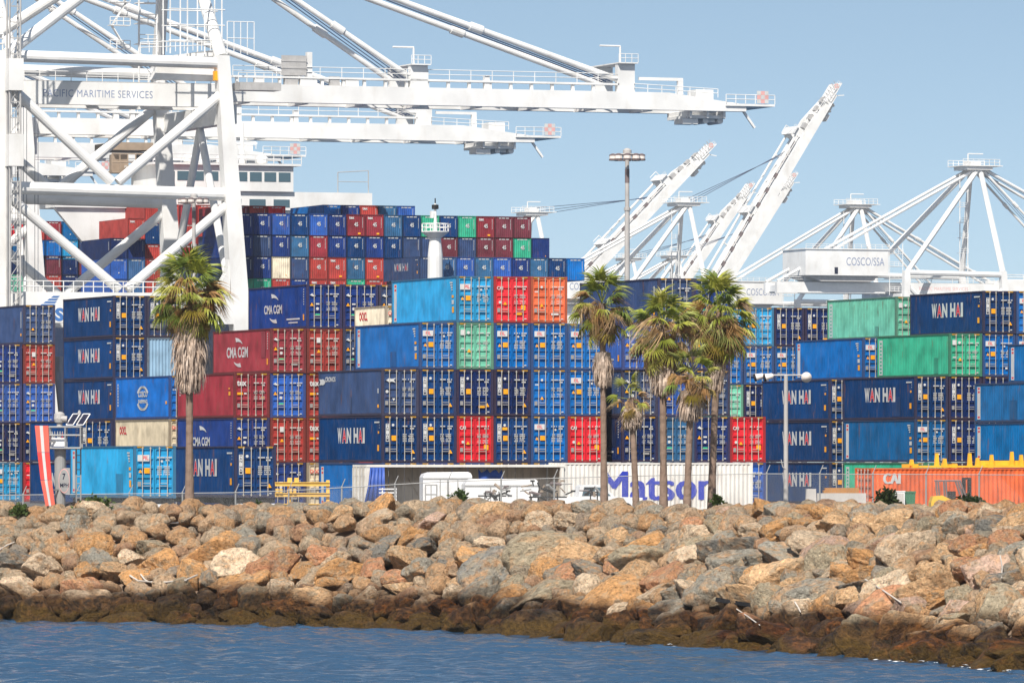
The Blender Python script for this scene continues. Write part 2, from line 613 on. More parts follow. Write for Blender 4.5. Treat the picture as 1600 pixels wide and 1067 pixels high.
mb = MB()
ns, ws = 70, [-3, -1, 0.5, 2, 4, 6, 8, 9, 11, 13, 16]
for i in range(ns + 1):
    s = SL[-1] * i / ns
    p, n = shore(s)
    for w in ws:
        q = p + n * w
        mb.v.append((q.x, q.y, slope_z(s, w) - 0.55))
for i in range(ns):
    for j in range(len(ws) - 1):
        a = i * len(ws) + j
        mb.f.append([a, a + len(ws), a + len(ws) + 1, a + 1])
        mb.m.append(0)
tag(obj('shore_slope', mb, M['rubble'], smooth=True), kind='structure')

# the yard: land behind the rocks as far as the quay edge (raised slab with a quay wall)
O_A = Vector((-64.2, 838.0, 0))


def AB(a, b, z=0.0):
    return O_A + U * a + V * b + Vector((0, 0, z))


def slab(name, ring, z, mat):
    n = len(ring)
    mb = MB()
    mb.add([(p.x, p.y, z) for p in ring] + [(p.x, p.y, -4) for p in ring], [tuple(range(n))] + [(k, k + n, (k + 1) % n + n, (k + 1) % n) for k in range(n)])
    return tag(obj(name, mb, mat), kind='structure')


ring = []
for i in range(0, ns + 1, 2):
    p, n = shore(SL[-1] * i / ns)
    ring.append(p + n * 12.5)
ring += [Vector((60, 170, 0)), Vector((400, 300, 0)), AB(33.5, -560), AB(33.5, 1500), AB(-900, 1500), AB(-900, -300), Vector((-200, 300, 0))]
slab('yard_ground', ring, YARD, M['asphalt'])
slab('far_terminal_ground', [AB(500, -300), AB(2500, -300), AB(2500, 4500), AB(500, 4500)], YARD, M['asphalt'])

# ------------------------------------------------------------------ shipping containers
CWID = 2.438
C = {
    'navy': lin(0, 54, 106), 'cmanavy': lin(22, 52, 116), 'deep': lin(12, 38, 88), 'slate': lin(50, 70, 108), 'blue': lin(0, 102, 176),
    'cyan': lin(30, 152, 204), 'teal': lin(0, 92, 148), 'royal': lin(44, 88, 166), 'steel': lin(60, 100, 146),
    'maroon': lin(138, 46, 56), 'rust': lin(168, 62, 56), 'red': lin(212, 32, 46), 'coral': lin(230, 112, 74),
    'mint': lin(108, 186, 158), 'green': lin(50, 160, 126), 'beige': lin(196, 182, 156), 'cream': lin(226, 214, 190),
    'orange': lin(224, 102, 54), 'paleblue': lin(140, 172, 196), 'white': lin(226, 222, 214), 'cosco': lin(0, 100, 184),
    'tealgrey': lin(50, 98, 138), 'purple': lin(112, 50, 62),
}
CNAME = {
    'navy': 'navy blue', 'cmanavy': 'violet-navy', 'deep': 'dark navy', 'slate': 'slate blue-grey', 'blue': 'bright blue', 'cyan': 'light sky-blue', 'teal': 'teal blue', 'royal': 'royal blue',
    'steel': 'steel blue', 'maroon': 'maroon', 'rust': 'rust red', 'red': 'bright red', 'coral': 'coral orange', 'mint': 'mint green', 'green': 'sea green',
    'beige': 'beige', 'cream': 'cream', 'orange': 'orange', 'paleblue': 'pale grey-blue', 'white': 'white', 'cosco': 'azure blue', 'tealgrey': 'grey teal', 'purple': 'dark plum',
}
_cm = {}


def corrugated(pts_along, axis_pts, inset, depth):
    pass


def c_meshes(L, Hh):
    key = (round(L, 2), round(Hh, 2))
    if key in _cm:
        return _cm[key]
    W = CWID
    d = {}
    fr = MB()
    p = 0.15
    for x0 in (0, W - p):
        fr.box(x0, 0.0, 0.118, x0 + p, 0.16, Hh - 0.118)
        fr.box(x0, L - 0.16, 0.118, x0 + p, L, Hh - 0.118)
    for x0 in (0.0, W - 0.10):
        fr.box(x0 + 0.002, 0.178, 0.02, x0 + 0.098, L - 0.178, 0.17)
        fr.box(x0 + 0.002, 0.178, Hh - 0.10, x0 + 0.098, L - 0.178, Hh - 0.01)
    for y0 in (0.004, L - 0.12):
        fr.box(0.17, y0, 0.02, W - 0.17, y0 + 0.116, 0.16)
        fr.box(0.17, y0, Hh - 0.13, W - 0.17, y0 + 0.116, Hh - 0.01)
    for x0 in (-0.006, W - 0.166):
        for y0 in (-0.006, L - 0.172):
            for z0 in (0.0, Hh - 0.118):
                fr.box(x0, y0, z0, x0 + 0.172, y0 + 0.178, z0 + 0.118)
    d['frame'] = fr.mesh('frame')
    # side panel, trapezoid corrugation
    nper = int(round((L - 0.32) / 0.278))
    per = (L - 0.32) / nper
    ys, xs = [], []
    for k in range(nper):
        y = 0.16 + k * per
        ys += [y, y + per * 0.26, y + per * 0.5, y + per * 0.76]
        xs += [0.024, 0.024, 0.062, 0.062]
    ys.append(L - 0.16)
    xs.append(0.024)
    for nm, f in (('side', lambda x: x), ('side2', lambda x: W - x)):
        sp = MB()
        n = len(ys)
        sp.v = [(f(x), y, 0.16) for x, y in zip(xs, ys)] + [(f(x), y, Hh - 0.095) for x, y in zip(xs, ys)]
        sp.f = [[i, i + n, i + n + 1, i + 1] if nm == 'side' else [i + 1, i + n + 1, i + n, i] for i in range(n - 1)]
        sp.m = [0] * len(sp.f)
        d[nm] = sp.mesh('side_panel')
    rp = MB()
    n = len(ys)
    rp.v = [(0.09, y, Hh - 0.03 - (x - 0.024) * 0.5) for x, y in zip(xs, ys)] + [(W - 0.09, y, Hh - 0.03 - (x - 0.024) * 0.5) for x, y in zip(xs, ys)]
    rp.f = [[i, i + n, i + n + 1, i + 1] for i in range(n - 1)]
    rp.m = [0] * len(rp.f)
    rp.box(0.1, 0.15, 0.03, W - 0.1, L - 0.15, 0.12)
    d['roof'] = rp.mesh('roof_panel')
    # blind end
    ep = MB()
    k = 9
    xx, yy = [], []
    for i in range(k):
        x = 0.15 + (W - 0.30) * i / k
        pw = (W - 0.30) / k
        xx += [x, x + pw * .28, x + pw * .5, x + pw * .78]
        yy += [L - 0.02, L - 0.02, L - 0.06, L - 0.06]
    xx.append(W - 0.15)
    yy.append(L - 0.02)
    n = len(xx)
    ep.v = [(x, y, 0.15) for x, y in zip(xx, yy)] + [(x, y, Hh - 0.12) for x, y in zip(xx, yy)]
    ep.f = [[i + 1, i + n + 1, i + n, i][::-1] for i in range(n - 1)]
    ep.m = [0] * len(ep.f)
    d['end'] = ep.mesh('end_panel')
    # door leaves with pressed horizontal ridges
    for nm, x0, x1 in (('doorL', 0.155, W / 2 - 0.012), ('doorR', W / 2 + 0.012, W - 0.155)):
        dm = MB()
        z0, z1 = 0.165, Hh - 0.135
        nb = 5
        zs, yv = [z0], [0.035]
        hh = (z1 - z0) / nb
        for i in range(nb):
            c0 = z0 + hh * (i + 0.5)
            zs += [c0 - hh * 0.36, c0 - hh * 0.29, c0 + hh * 0.29, c0 + hh * 0.36]
            yv += [0.035, 0.105, 0.105, 0.035]
        zs.append(z1)
        yv.append(0.035)
        n = len(zs)
        e = 0.07
        cols = [(x0, 0.0), (x0 + e, 0.0), (x0 + e + 0.02, 1.0), (x1 - e - 0.02, 1.0), (x1 - e, 0.0), (x1, 0.0)]
        for x, t in cols:
            for z, y in zip(zs, yv):
                dm.v.append((x, 0.035 + (y - 0.035) * t, z))
        for i in range(len(cols) - 1):
            for j in range(n - 1):
                a = i * n + j
                dm.f.append([a, a + n, a + n + 1, a + 1])
                dm.m.append(0)
        d[nm] = dm.mesh('door')
    # lock rods
    for i, x in enumerate((0.50, 0.96, 1.48, 1.94)):
        r = MB()
        r.tube((x, -0.02, 0.09), (x, -0.02, Hh - 0.06), 0.025, n=6)
        for z in (0.13, Hh - 0.17):
            r.box(x - 0.045, -0.04, z, x + 0.045, 0.03, z + 0.06)
        sx = 1 if i in (0, 2) else -1
        zz = Hh * (0.285 if i in (0, 3) else 0.235)
        r.box(min(x, x + sx * 0.42), -0.05, zz, max(x, x + sx * 0.42), -0.015, zz + 0.03)
        d['rod%d' % i] = r.mesh('lock_rod')
    # hazard strips on the header
    for q_, x0 in enumerate((0.20, W - 0.58)):
        hz = MB()
        hz.box(x0, -0.012, Hh - 0.115, x0 + 0.38, 0.004, Hh - 0.03)
        d['hazard%d' % q_] = hz.mesh('hazard_strip')
    for k_, me in d.items():
        me.materials.append({'frame': M['boxframe'], 'rod': M['rod'], 'hazard': M['hazard']}.get(k_[:3] if k_.startswith('rod') else k_.rstrip('01'), M['box']))
    _cm[key] = d
    return d


EX, EZ = Vector((1, 0, 0)), Vector((0, 0, 1))
DMATS = [M['decal'], M['orange'], M['grey_plate'], M['red'], M['dark'], M['green_sticker'], M['box']]
_dm = {}


def rect(mb, x0, z0, x1, z1, m, y=-0.004):
    mb.add([(x0, y, z0), (x1, y, z0), (x1, y, z1), (x0, y, z1)], [(0, 1, 2, 3)], m)


def disc(mb, x, z, r, m, y=-0.004, n=12):
    mb.add([(x + r * math.cos(2 * math.pi * k / n), y, z + r * math.sin(2 * math.pi * k / n)) for k in range(n)], [tuple(range(n))], m)


def tri(mb, x, z, r, m, y=-0.006, up=1):
    mb.add([(x - r, y, z - r * 0.8 * up), (x + r, y, z - r * 0.8 * up), (x, y, z + r * 0.9 * up)], [(0, 1, 2) if up > 0 else (1, 0, 2)], m)


def code_lines(mb, x0, x1, z, h, rnd, dens=0.75, m=0):
    """a line of small stencilled figures, too small to read"""
    x = x0
    while x < x1 - 0.03:
        w = h * rnd.uniform(0.5, 0.7)
        if rnd.random() < dens:
            rect(mb, x, z, min(x + w, x1), z + h, m)
        x += w + h * 0.22


def door_marks(style, Hh, var=0):
    key = (style, round(Hh, 2), var)
    if key in _dm:
        return _dm[key]
    rnd = random.Random(sum(map(ord, style)) + 77 * var)
    mb = MB()
    k = Hh / 2.9
    # number and tare block on the right leaf
    code_lines(mb, 1.36, 1.78, 2.22 * k, 0.075, rnd, 0.9)
    code_lines(mb, 1.84, 2.22, 2.22 * k, 0.075, rnd, 0.9)
    code_lines(mb, 1.84, 2.10, 2.07 * k, 0.09, rnd, 0.9)
    heavy = style in ('wh', 'whb', 'pil', 'pilc')
    z = 1.72 * k
    for i in range(5 if heavy else 6):
        hh = 0.062 if heavy else 0.042
        if not heavy and i == 3:
            z -= 0.10
        code_lines(mb, 1.36, 1.62, z, hh, rnd, 0.85)
        code_lines(mb, 1.72, 2.10, z, hh, rnd, 0.85)
        z -= hh + 0.045
    if var != 1:
        rect(mb, 0.22, 0.66 * k, 0.42, 0.92 * k, 2)
    if var != 2:
        rect(mb, 2.02, 0.22 * k, 2.16, 0.28 * k, 0)
    if var == 3:
        rect(mb, rnd.uniform(1.3, 1.7), 0.5 * k, 1.85, 0.62 * k, rnd.choice([0, 1, 2]))
    if style in ('wh', 'whb'):
        rect(mb, 0.24, 1.30 * k, 0.46, 2.42 * k, 0)
        for i, ch in enumerate('WAN HAI'):
            if ch != ' ':
                text_on(mb, ch, (0.275, -0.008, (2.29 - i * 0.157) * k), EX, EZ, 0.15, 0.12, 4, 0.02)
        rect(mb, 0.62, 1.36 * k, 0.92, 1.68 * k, 1)
        disc(mb, 0.72, 2.33 * k, 0.085, 0)
        tri(mb, 2.02, 0.68 * k, 0.14, 1)
        if style == 'whb':
            rect(mb, 0.57, 2.02 * k, 0.90, 2.2 * k, 1)
    elif style in ('pil', 'pilc'):
        rect(mb, 0.22, 2.05 * k, 0.90, 2.40 * k, 0)
        text_on(mb, 'PIL', (0.52 if style == 'pilc' else 0.42, -0.008, 2.12 * k), EX, EZ, 0.34, 0.22, 3, 0.02)
        rect(mb, 0.60, 1.38 * k, 0.92, 1.68 * k, 1)
        tri(mb, 0.38, 1.50 * k, 0.11, 1)
        disc(mb, 1.62, 2.05 * k, 0.07, 0)
    elif style == 'cai':
        text_on(mb, 'CAI', (0.20, -0.006, 2.06 * k), EX, EZ, 0.40, 0.22, 0, 0.03)
        disc(mb, 0.40, 1.28 * k, 0.09, 0)
        tri(mb, 0.74, 1.22 * k, 0.12, 1)
        rect(mb, 1.80, 0.78 * k, 2.10, 1.10 * k, 1)
    elif style == 'cma':
        mb.add([(0.20, -0.005, 2.18 * k), (0.42, -0.005, 2.10 * k), (0.62, -0.005, 2.14 * k), (0.45, -0.005, 2.20 * k), (0.36, -0.005, 2.30 * k)], [(0, 1, 2, 3, 4)], 0)
        tri(mb, 0.34, 1.58 * k, 0.13, 1)
        rect(mb, 0.62, 1.56 * k, 0.86, 1.66 * k, 0)
        disc(mb, 0.73, 1.30 * k, 0.10, 0)
        rect(mb, 0.58, 0.88 * k, 0.90, 0.96 * k, 5)
    elif style == 'tex':
        text_on(mb, 'tex', (0.20, -0.006, 2.06 * k), EX, EZ, 0.66, 0.36, 0, 0.03)
        rect(mb, 0.22, 1.48 * k, 0.60, 1.64 * k, 1)
        rect(mb, 0.68, 1.52 * k, 0.86, 1.62 * k, 0)
        rect(mb, 1.86, 1.26 * k, 2.06, 1.34 * k, 1)
    elif style == 'mint':
        rect(mb, 0.24, 2.12 * k, 0.56, 2.46 * k, 0)
        disc(mb, 0.76, 2.28 * k, 0.10, 0)
        rect(mb, 0.26, 1.24 * k, 0.52, 1.31 * k, 0)
        tri(mb, 0.80, 1.16 * k, 0.13, 1)
    elif style == 'rust':
        rect(mb, 0.66, 1.98 * k, 0.92, 2.32 * k, 0)
        code_lines(mb, 0.22, 0.46, 2.24 * k, 0.07, rnd)
        tri(mb, 0.80, 1.44 * k, 0.13, 1)
        rect(mb, 0.26, 1.16 * k, 0.48, 1.22 * k, 0)
    elif style == 'oocl':
        text_on(mb, 'OOCL', (0.20, -0.006, 2.2 * k), EX, EZ, 0.80, 0.24, 3, 0.02)
        rect(mb, 0.24, 0.9 * k, 0.62, 1.25 * k, 2)
    elif style == 'cronos':
        mb.add([(0.28, -0.005, 2.2 * k), (0.48, -0.005, 2.08 * k), (0.66, -0.005, 2.12 * k), (0.92, -0.005, 2.05 * k), (0.78, -0.005, 2.2 * k), (0.92, -0.005, 2.34 * k), (0.66, -0.005, 2.28 * k), (0.48, -0.005, 2.33 * k)], [tuple(range(8))], 0)
        disc(mb, 0.34, 1.50 * k, 0.10, 0)
        tri(mb, 0.78, 1.00 * k, 0.10, 0, up=-1)
    else:
        disc(mb, 0.72, 2.25 * k, 0.08, 0)
        rect(mb, 0.25, 1.92 * k, 0.50, 1.99 * k, 0)
        tri(mb, 0.72, 1.12 * k, 0.12, 1)
    me = mb.mesh('door_markings')
    for m in DMATS:
        me.materials.append(m)
    _dm[key] = me
    return me


_sm = {}


def swoosh(mb, cy, cz, r, a0, a1, wid, m=0, ky=1.0, x=0.012, fl=1):
    n = 8
    vi, vo = [], []
    for i in range(n + 1):
        t = i / n
        a = R(a0 + (a1 - a0) * t)
        w = wid * (0.12 + t * 0.88)
        y, z = cy - math.cos(a) * r * ky, cz + math.sin(a) * r
        y2, z2 = cy - math.cos(a) * (r + w) * ky, cz + math.sin(a) * (r + w)
        vi.append((x, y, z))
        vo.append((x, y2, z2))
    mb.add(vi + vo, [(i, i + 1, i + n + 2, i + n + 1) for i in range(n)], m)


def side_marks(style, L, Hh):
    """lettering on the left long side; y runs away from the doors, so words run from the far end to the doors"""
    key = (style, round(L, 1), round(Hh, 2))
    if key in _sm:
        return _sm[key]
    mb = MB()
    rnd = random.Random(5 + len(style))
    EYm = Vector((0, -1, 0))
    k = Hh / 2.9
    x = 0.014

    def put(s, y, z, w, h, m=0, bold=0.0, spacing=1.0, xo=0.0):
        text_on(mb, s, (x - xo, y, z), EYm, EZ, w, h, m, bold, spacing)

    def rc(y0, z0, y1, z1, m):
        mb.add([(x, y0, z0), (x, y1, z0), (x, y1, z1), (x, y0, z1)], [(0, 1, 2, 3)], m)

    if style in ('wh', 'whb'):
        y = L * 0.70
        for ch in 'WAN HAI':
            if ch != ' ':
                w = 0.36 if ch == 'I' else 0.86
                put(ch, y, 1.2 * k, w, 0.98, 0, 0.05)
                if ch == 'A':
                    put(ch, y - 0.06, 1.27 * k, w - 0.12, 0.80, 3, 0.03, xo=0.004)
                y -= w + 0.02
            else:
                y -= 0.45
        z = 2.55 * k
        for i in range(3):
            rc(1.5 - 0.9 * (i > 0), z, 0.55, z - 0.09, 0)
            z -= 0.17
        rc(0.85, 1.95 * k, 0.6, 1.8 * k, 1)
        rc(0.95, 0.72 * k, 0.62, 1.10 * k, 1)
    elif style == 'cma' or style == 'cmam':
        s = 1.15 if style == 'cmam' else 0.95
        y0 = L * 0.58
        put('CMA CGM', y0 + 1.9 * s, 1.08 * k, 3.9 * s, 0.62 * s, 0, 0.03)
        swoosh(mb, y0 - 0.2, 1.42 * k, 0.72, 50, 105, 0.30, ky=2.0)
        swoosh(mb, y0 - 0.2, 1.42 * k, 0.72, 235, 290, 0.30, ky=2.0)
        if style == 'cma':
            rc(4.2, 0.62 * k, 1.5, 0.72 * k, 0)
            rc(3.8, 0.40 * k, 1.9, 0.48 * k, 0)
        for i in range(7):
            rc(0.75, (2.6 - i * 0.16) * k, 0.62, (2.52 - i * 0.16) * k, 0)
        rc(0.85, 0.55 * k, 0.6, 0.95 * k, 1)
    elif style in ('pil', 'pilc'):
        rc(L - 0.45, 0.25 * k, L - 0.95, 2.65 * k, 0)
        for z in (2.45, 2.2, 0.35):
            rc(L - 0.55, z * k, L - 0.85, (z + 0.13) * k, 3)
        mb.v[-12:] = [(x - 0.004, a, b_) for (_, a, b_) in mb.v[-12:]]
        for i in range(4):
            rc(1.3 - 0.1 * i, (2.55 - 0.15 * i) * k, 0.8, (2.46 - 0.15 * i) * k, 0)
        rc(0.95, 1.55 * k, 0.6, 1.72 * k, 1)
        rc(0.95, 1.15 * k, 0.55, 1.42 * k, 0)
        rc(0.90, 0.62 * k, 0.55, 1.0 * k, 1)
    elif style == 'mint':
        rc(L - 0.40, 0.2 * k, L - 0.95, 2.6 * k, 0)
        for i in range(9):
            mb.add([(x - 0.004, L - 0.52, (0.3 + i * 0.25) * k), (x - 0.004, L - 0.82, (0.3 + i * 0.25) * k), (x - 0.004, L - 0.82, (0.45 + i * 0.25) * k), (x - 0.004, L - 0.52, (0.45 + i * 0.25) * k)], [(0, 1, 2, 3)], 6)
    elif style == 'oocl':
        put('OOCL', L - 0.9, 1.9 * k, 1.6, 0.55, 3, 0.03)
    elif style == 'cosco':
        put('COSCO', L * 0.56 + 0.2, 1.5 * k, 2.1, 0.42, 0, 0.04)
        put('SHIPPING', L * 0.56 + 0.2, 1.08 * k, 2.1, 0.26, 0, 0.04)
        for a0, a1 in ((25, 155), (205, 335)):
            swoosh(mb, L * 0.56 - 0.85, 1.42 * k, 0.68, a0, a1, 0.26, ky=1.5)
            swoosh(mb, L * 0.56 - 0.85, 1.42 * k, 0.68, a1, a0, 0.26, ky=1.5)
        for i in range(8):
            rc(L - 0.45, (2.3 - i * 0.2) * k, L - 0.65, (2.44 - i * 0.2) * k, 0)
        rc(0.9, 1.0 * k, 0.55, 1.2 * k, 1)
    elif style == 'cronos':
        disc_pts = [(x, L - 0.6 - 0.5 * math.cos(t) * (1 + 0.5 * math.cos(3 * t)), 2.2 * k + 0.28 * math.sin(t) * (1 + 0.4 * math.cos(2 * t))) for t in [2 * math.pi * i / 14 for i in range(14)]]
        mb.add(disc_pts, [tuple(range(14))], 0)
        put('CRONOS', L - 1.3, 2.2 * k, 2.0, 0.32, 0, 0.03)
        rc(0.9, 0.5 * k, 0.6, 0.7 * k, 1)
        rc(0.85, 1.4 * k, 0.65, 1.7 * k, 0)
    elif style == 'tex':
        for i in range(6):
            rc(L - 0.5, (2.5 - i * 0.18) * k, L - 0.7, (2.42 - i * 0.18) * k, 0)
        rc(1.2, 1.45 * k, 0.8, 1.7 * k, 1)
        rc(1.2, 1.85 * k, 0.9, 1.95 * k, 1)
    else:
        rc(0.8, 2.4 * k, 0.65, 1.2 * k, 0)
        rc(0.9, 0.6 * k, 0.6, 0.8 * k, 1)
    me = mb.mesh('side_lettering')
    for m in DMATS:
        me.materials.append(m)
    _sm[key] = me
    return me


def container(label, loc, col, style='plain', L=12.19, Hh=2.896, rz=R(YAW), group=None, side=None, flip=False):
    d = c_meshes(L, Hh)
    t = thing('shipping_container', label, 'container', loc, rz, group)
    base = C[col]
    k = random.uniform(0.78, 1.12)
    gy = sum(base[:3]) / 3 + 0.05
    fd = random.uniform(0.0, 0.12) ** 1.3
    cc = tuple(min(1, (x * (1 - fd) + gy * fd) * k) for x in base[:3]) + (1,)
    if flip:
        t.rotation_euler = (0, 0, rz + math.pi)
        t.location = Vector(loc) + Matrix.Rotation(rz, 3, 'Z') @ Vector((CWID, L, 0))
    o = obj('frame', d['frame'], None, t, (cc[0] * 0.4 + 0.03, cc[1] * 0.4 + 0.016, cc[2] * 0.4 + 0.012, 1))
    obj('side_panel', d['side'], None, t, cc)
    obj('side_panel', d['side2'], None, t, cc)
    obj('roof_panel', d['roof'], None, t, cc)
    obj('end_panel', d['end'], None, t, cc)
    for nm, rods in (('doorL', (0, 1)), ('doorR', (2, 3))):
        dr = obj('door', d[nm], None, t, cc)
        for r_ in rods:
            obj('lock_rod', d['rod%d' % r_], None, dr)
    obj('hazard_strip', d['hazard0'], None, t)
    obj('hazard_strip', d['hazard1'], None, t)
    if random.random() < 0.3:
        # a repair patch in a slightly different tint
        y0_ = random.uniform(1.0, L * 0.75)
        w_ = random.uniform(0.3, 1.4)
        z0_, z1_ = (0.2, random.uniform(0.7, 1.6)) if random.random() < 0.6 else (random.uniform(0.8, 1.2), Hh - 0.15)
        pt_ = MB().add([(0.017, y0_ + w_, z0_), (0.017, y0_, z0_), (0.017, y0_, z1_), (0.017, y0_ + w_, z1_)], [(0, 1, 2, 3)])
        kp = random.choice([0.72, 0.85, 1.2, 1.35])
        obj('repair_patch', pt_, M['box'], t, tuple(min(1, x * kp + 0.01) for x in cc[:3]) + (1,))
    obj('door_markings', door_marks(style, Hh, random.randrange(4)), None, t, cc)["kind"] = 'stuff'
    obj('side_lettering', side_marks(side or style, L, Hh), None, t, cc)
    return t


ORD = ['', 'bottom', 'second', 'third', 'fourth', 'fifth', 'sixth']
COLW = ['first', 'second', 'third', 'fourth', 'fifth', 'sixth', 'seventh']
DETAIL = {'wh': 'with white door strip', 'whb': 'with white door strip', 'pil': 'with red-lettered white door panel', 'pilc': 'with red-lettered white door panel', 'cai': 'with white door letters', 'cma': 'with orange door triangle', 'cmam': '', 'tex': 'with white door word',
          'mint': '', 'rust': 'with white square', 'oocl': 'with red letters', 'cronos': 'with white emblem', 'plain': '', 'cosco': 'with globe emblem'}


def stack(px0, D0, phrase, entries, pitch=2.468, hts=None):
    p0 = Vector((PX(px0, D0), D0, 0))
    cols = sorted(set(c_ for c_, r_ in entries))
    for (ci, ri), e in sorted(entries.items()):
        col, style = e[0], e[1]
        kw = e[2] if len(e) > 2 else {}
        pos = p0 + U * (ci * pitch)
        hz = 2.906
        z = YARD + hz * (ri - 1) if hts is None else YARD + hts[ri - 1]
        if 'back' in kw:
            pos = pos + V * kw['back']
        det = DETAIL.get(style, '')
        lab = kw.get('label') or f"{CNAME[col]} container {det}, {ORD[ri]} tier, {COLW[cols.index(ci)]} column of the {phrase}".replace(' ,', ',')
        if len(lab.split()) > 16:
            lab = f"{CNAME[col]} container, {ORD[ri]} tier, {COLW[cols.index(ci)]} column of the {phrase}"
        pos = pos + V * random.uniform(-0.05, 0.05)
        container(lab, (pos.x, pos.y, z), col, style, kw.get('L', 12.19), kw.get('H', 2.896), group='containers stacked in the yard', side=kw.get('side'), flip=kw.get('flip', False))


# middle stepped stack
stack(597, 413, 'stepped middle stack', {
    (0, 1): ('blue', 'pil'), (1, 1): ('royal', 'plain'), (2, 1): ('royal', 'plain'), (3, 1): ('deep', 'plain'), (4, 1): ('blue', 'pil'), (5, 1): ('deep', 'plain'),
    (0, 2): ('navy', 'wh'), (1, 2): ('navy', 'whb'), (2, 2): ('red', 'cai'), (3, 2): ('navy', 'whb'), (4, 2): ('blue', 'pil'), (5, 2): ('red', 'cai'),
    (0, 3): ('slate', 'cronos'), (1, 3): ('navy', 'wh'), (2, 3): ('deep', 'wh'), (3, 3): ('deep', 'wh'), (4, 3): ('blue', 'plain'), (5, 3): ('blue', 'pil'),
    (1, 4): ('blue', 'pil'), (2, 4): ('mint', 'mint'), (3, 4): ('blue', 'pil'), (4, 4): ('blue', 'pil'), (5, 4): ('blue', 'pil'),
    (2, 5): ('cyan', 'pilc'), (3, 5): ('red', 'cai'), (4, 5): ('coral', 'plain'),
})
stack(602, 428.2, 'short stack behind the sky-blue container', {
    (0, 1): ('deep', 'plain', {'L': 6.06, 'H': 2.591}), (0, 2): ('rust', 'plain', {'L': 6.06, 'H': 2.591}), (0, 3): ('deep', 'plain', {'L': 6.06, 'H': 2.591}), (0, 4): ('deep', 'plain', {'L': 6.06, 'H': 2.591}),
    (0, 5): ('cream', 'oocl', {'L': 6.06, 'H': 2.591, 'label': 'cream twenty-foot container peeping out behind the sky-blue top container'}),
}, 2.468, hts=[0, 2.60, 5.20, 7.80, 10.40])
stack(972, 418.6, 'stack behind the palm group', {
    (0, 1): ('deep', 'plain'), (1, 1): ('deep', 'plain'), (2, 1): ('deep', 'plain'), (3, 1): ('royal', 'pil'),
    (0, 2): ('deep', 'cma'), (1, 2): ('tealgrey', 'cma'), (2, 2): ('cmanavy', 'cma'), (3, 2): ('red', 'cai'),
    (0, 3): ('slate', 'cma'), (1, 3): ('royal', 'plain'), (2, 3): ('slate', 'cronos'),
    (0, 4): ('royal', 'cma'), (1, 4): ('cmanavy', 'cma'), (2, 4): ('cmanavy', 'cma'),
    (1, 5): ('slate', 'cma', {'L': 13.72, 'side': 'plain'}), (2, 5): ('cmanavy', 'cma'),
}, 2.45)
stack(365.5, 432, 'stack right of the lone palm', {
    (0, 1): ('deep', 'plain'), (1, 1): ('cmanavy', 'cma'), (2, 1): ('beige', 'oocl'), (3, 1): ('deep', 'plain'), (4, 1): ('deep', 'plain'),
    (0, 2): ('cmanavy', 'cma'), (1, 2): ('rust', 'rust'), (2, 2): ('rust', 'tex'), (3, 2): ('deep', 'plain'), (4, 2): ('deep', 'plain'),
    (0, 3): ('maroon', 'tex'), (1, 3): ('royal', 'cma'), (2, 3): ('rust', 'tex'), (3, 3): ('deep', 'plain'), (4, 3): ('deep', 'plain'),
    (1, 4): ('maroon', 'cma', {'side': 'cmam'}), (2, 4): ('rust', 'rust'), (3, 4): ('slate', 'cma'), (4, 4): ('deep', 'plain'),
    (2, 5): ('cmanavy', 'cma'), (3, 5): ('cmanavy', 'cma'), (4, 5): ('slate', 'cma'),
}, 2.50)
stack(-15, 491, 'stack at the left edge', {
    (0, 1): ('cyan', 'pil'), (0, 2): ('deep', 'cma'), (0, 3): ('royal', 'cma'), (0, 4): ('cmanavy', 'cma'),
    (1, 1): ('red', 'plain'), (1, 2): ('deep', 'cma'), (1, 3): ('royal', 'cma'), (1, 4): ('rust', 'rust'), (1, 5): ('slate', 'plain'),
}, 2.53)
stack(124, 463, 'stack behind the striped marker', {
    (0, 1): ('navy', 'wh'), (0, 2): ('navy', 'wh'),
    (1, 1): ('navy', 'plain'), (1, 2): ('navy', 'plain'), (1, 3): ('navy', 'wh'), (1, 4): ('navy', 'wh'), (1, 5): ('navy', 'wh'),
    (2, 1): ('navy', 'plain'), (2, 2): ('navy', 'plain'), (2, 3): ('navy', 'plain'), (2, 4): ('paleblue', 'plain', {'flip': True}), (2, 5): ('slate', 'wh'),
}, 2.47)
stack(264, 445, 'short stack left of the lone palm', {
    (0, 1): ('navy', 'plain'), (0, 2): ('beige', 'oocl'), (0, 3): ('cosco', 'cosco'),
})
stack(1114, 499, 'far blue stack right of the palms', {
    (0, 1): ('deep', 'plain'), (1, 1): ('deep', 'plain'), (2, 1): ('deep', 'plain'), (3, 1): ('deep', 'plain'),
    (0, 2): ('deep', 'plain'), (1, 2): ('deep', 'plain'), (2, 2): ('deep', 'plain'), (3, 2): ('deep', 'plain'),
    (0, 3): ('mint', 'mint'), (1, 3): ('deep', 'wh'), (2, 3): ('deep', 'wh'), (3, 3): ('deep', 'wh'),
    (0, 4): ('blue', 'pil'), (1, 4): ('blue', 'pil'), (2, 4): ('blue', 'pil'), (3, 4): ('blue', 'pil'),
    (0, 5): ('cyan', 'pil'), (1, 5): ('cyan', 'pilc'), (2, 5): ('deep', 'wh'), (3, 5): ('deep', 'wh'),
}, 2.50)
stack(1296, 465, 'stack behind the street light', {
    (0, 1): ('navy', 'wh'), (0, 2): ('navy', 'wh'), (0, 3): ('navy', 'wh'),
    (1, 1): ('navy', 'plain'), (1, 2): ('navy', 'plain'), (1, 3): ('navy', 'plain'), (1, 4): ('blue', 'pil'),
    (2, 1): ('navy', 'plain'), (2, 2): ('navy', 'plain'), (2, 3): ('navy', 'plain'), (2, 4): ('navy', 'plain'), (2, 5): ('mint', 'mint'),
}, 2.53)
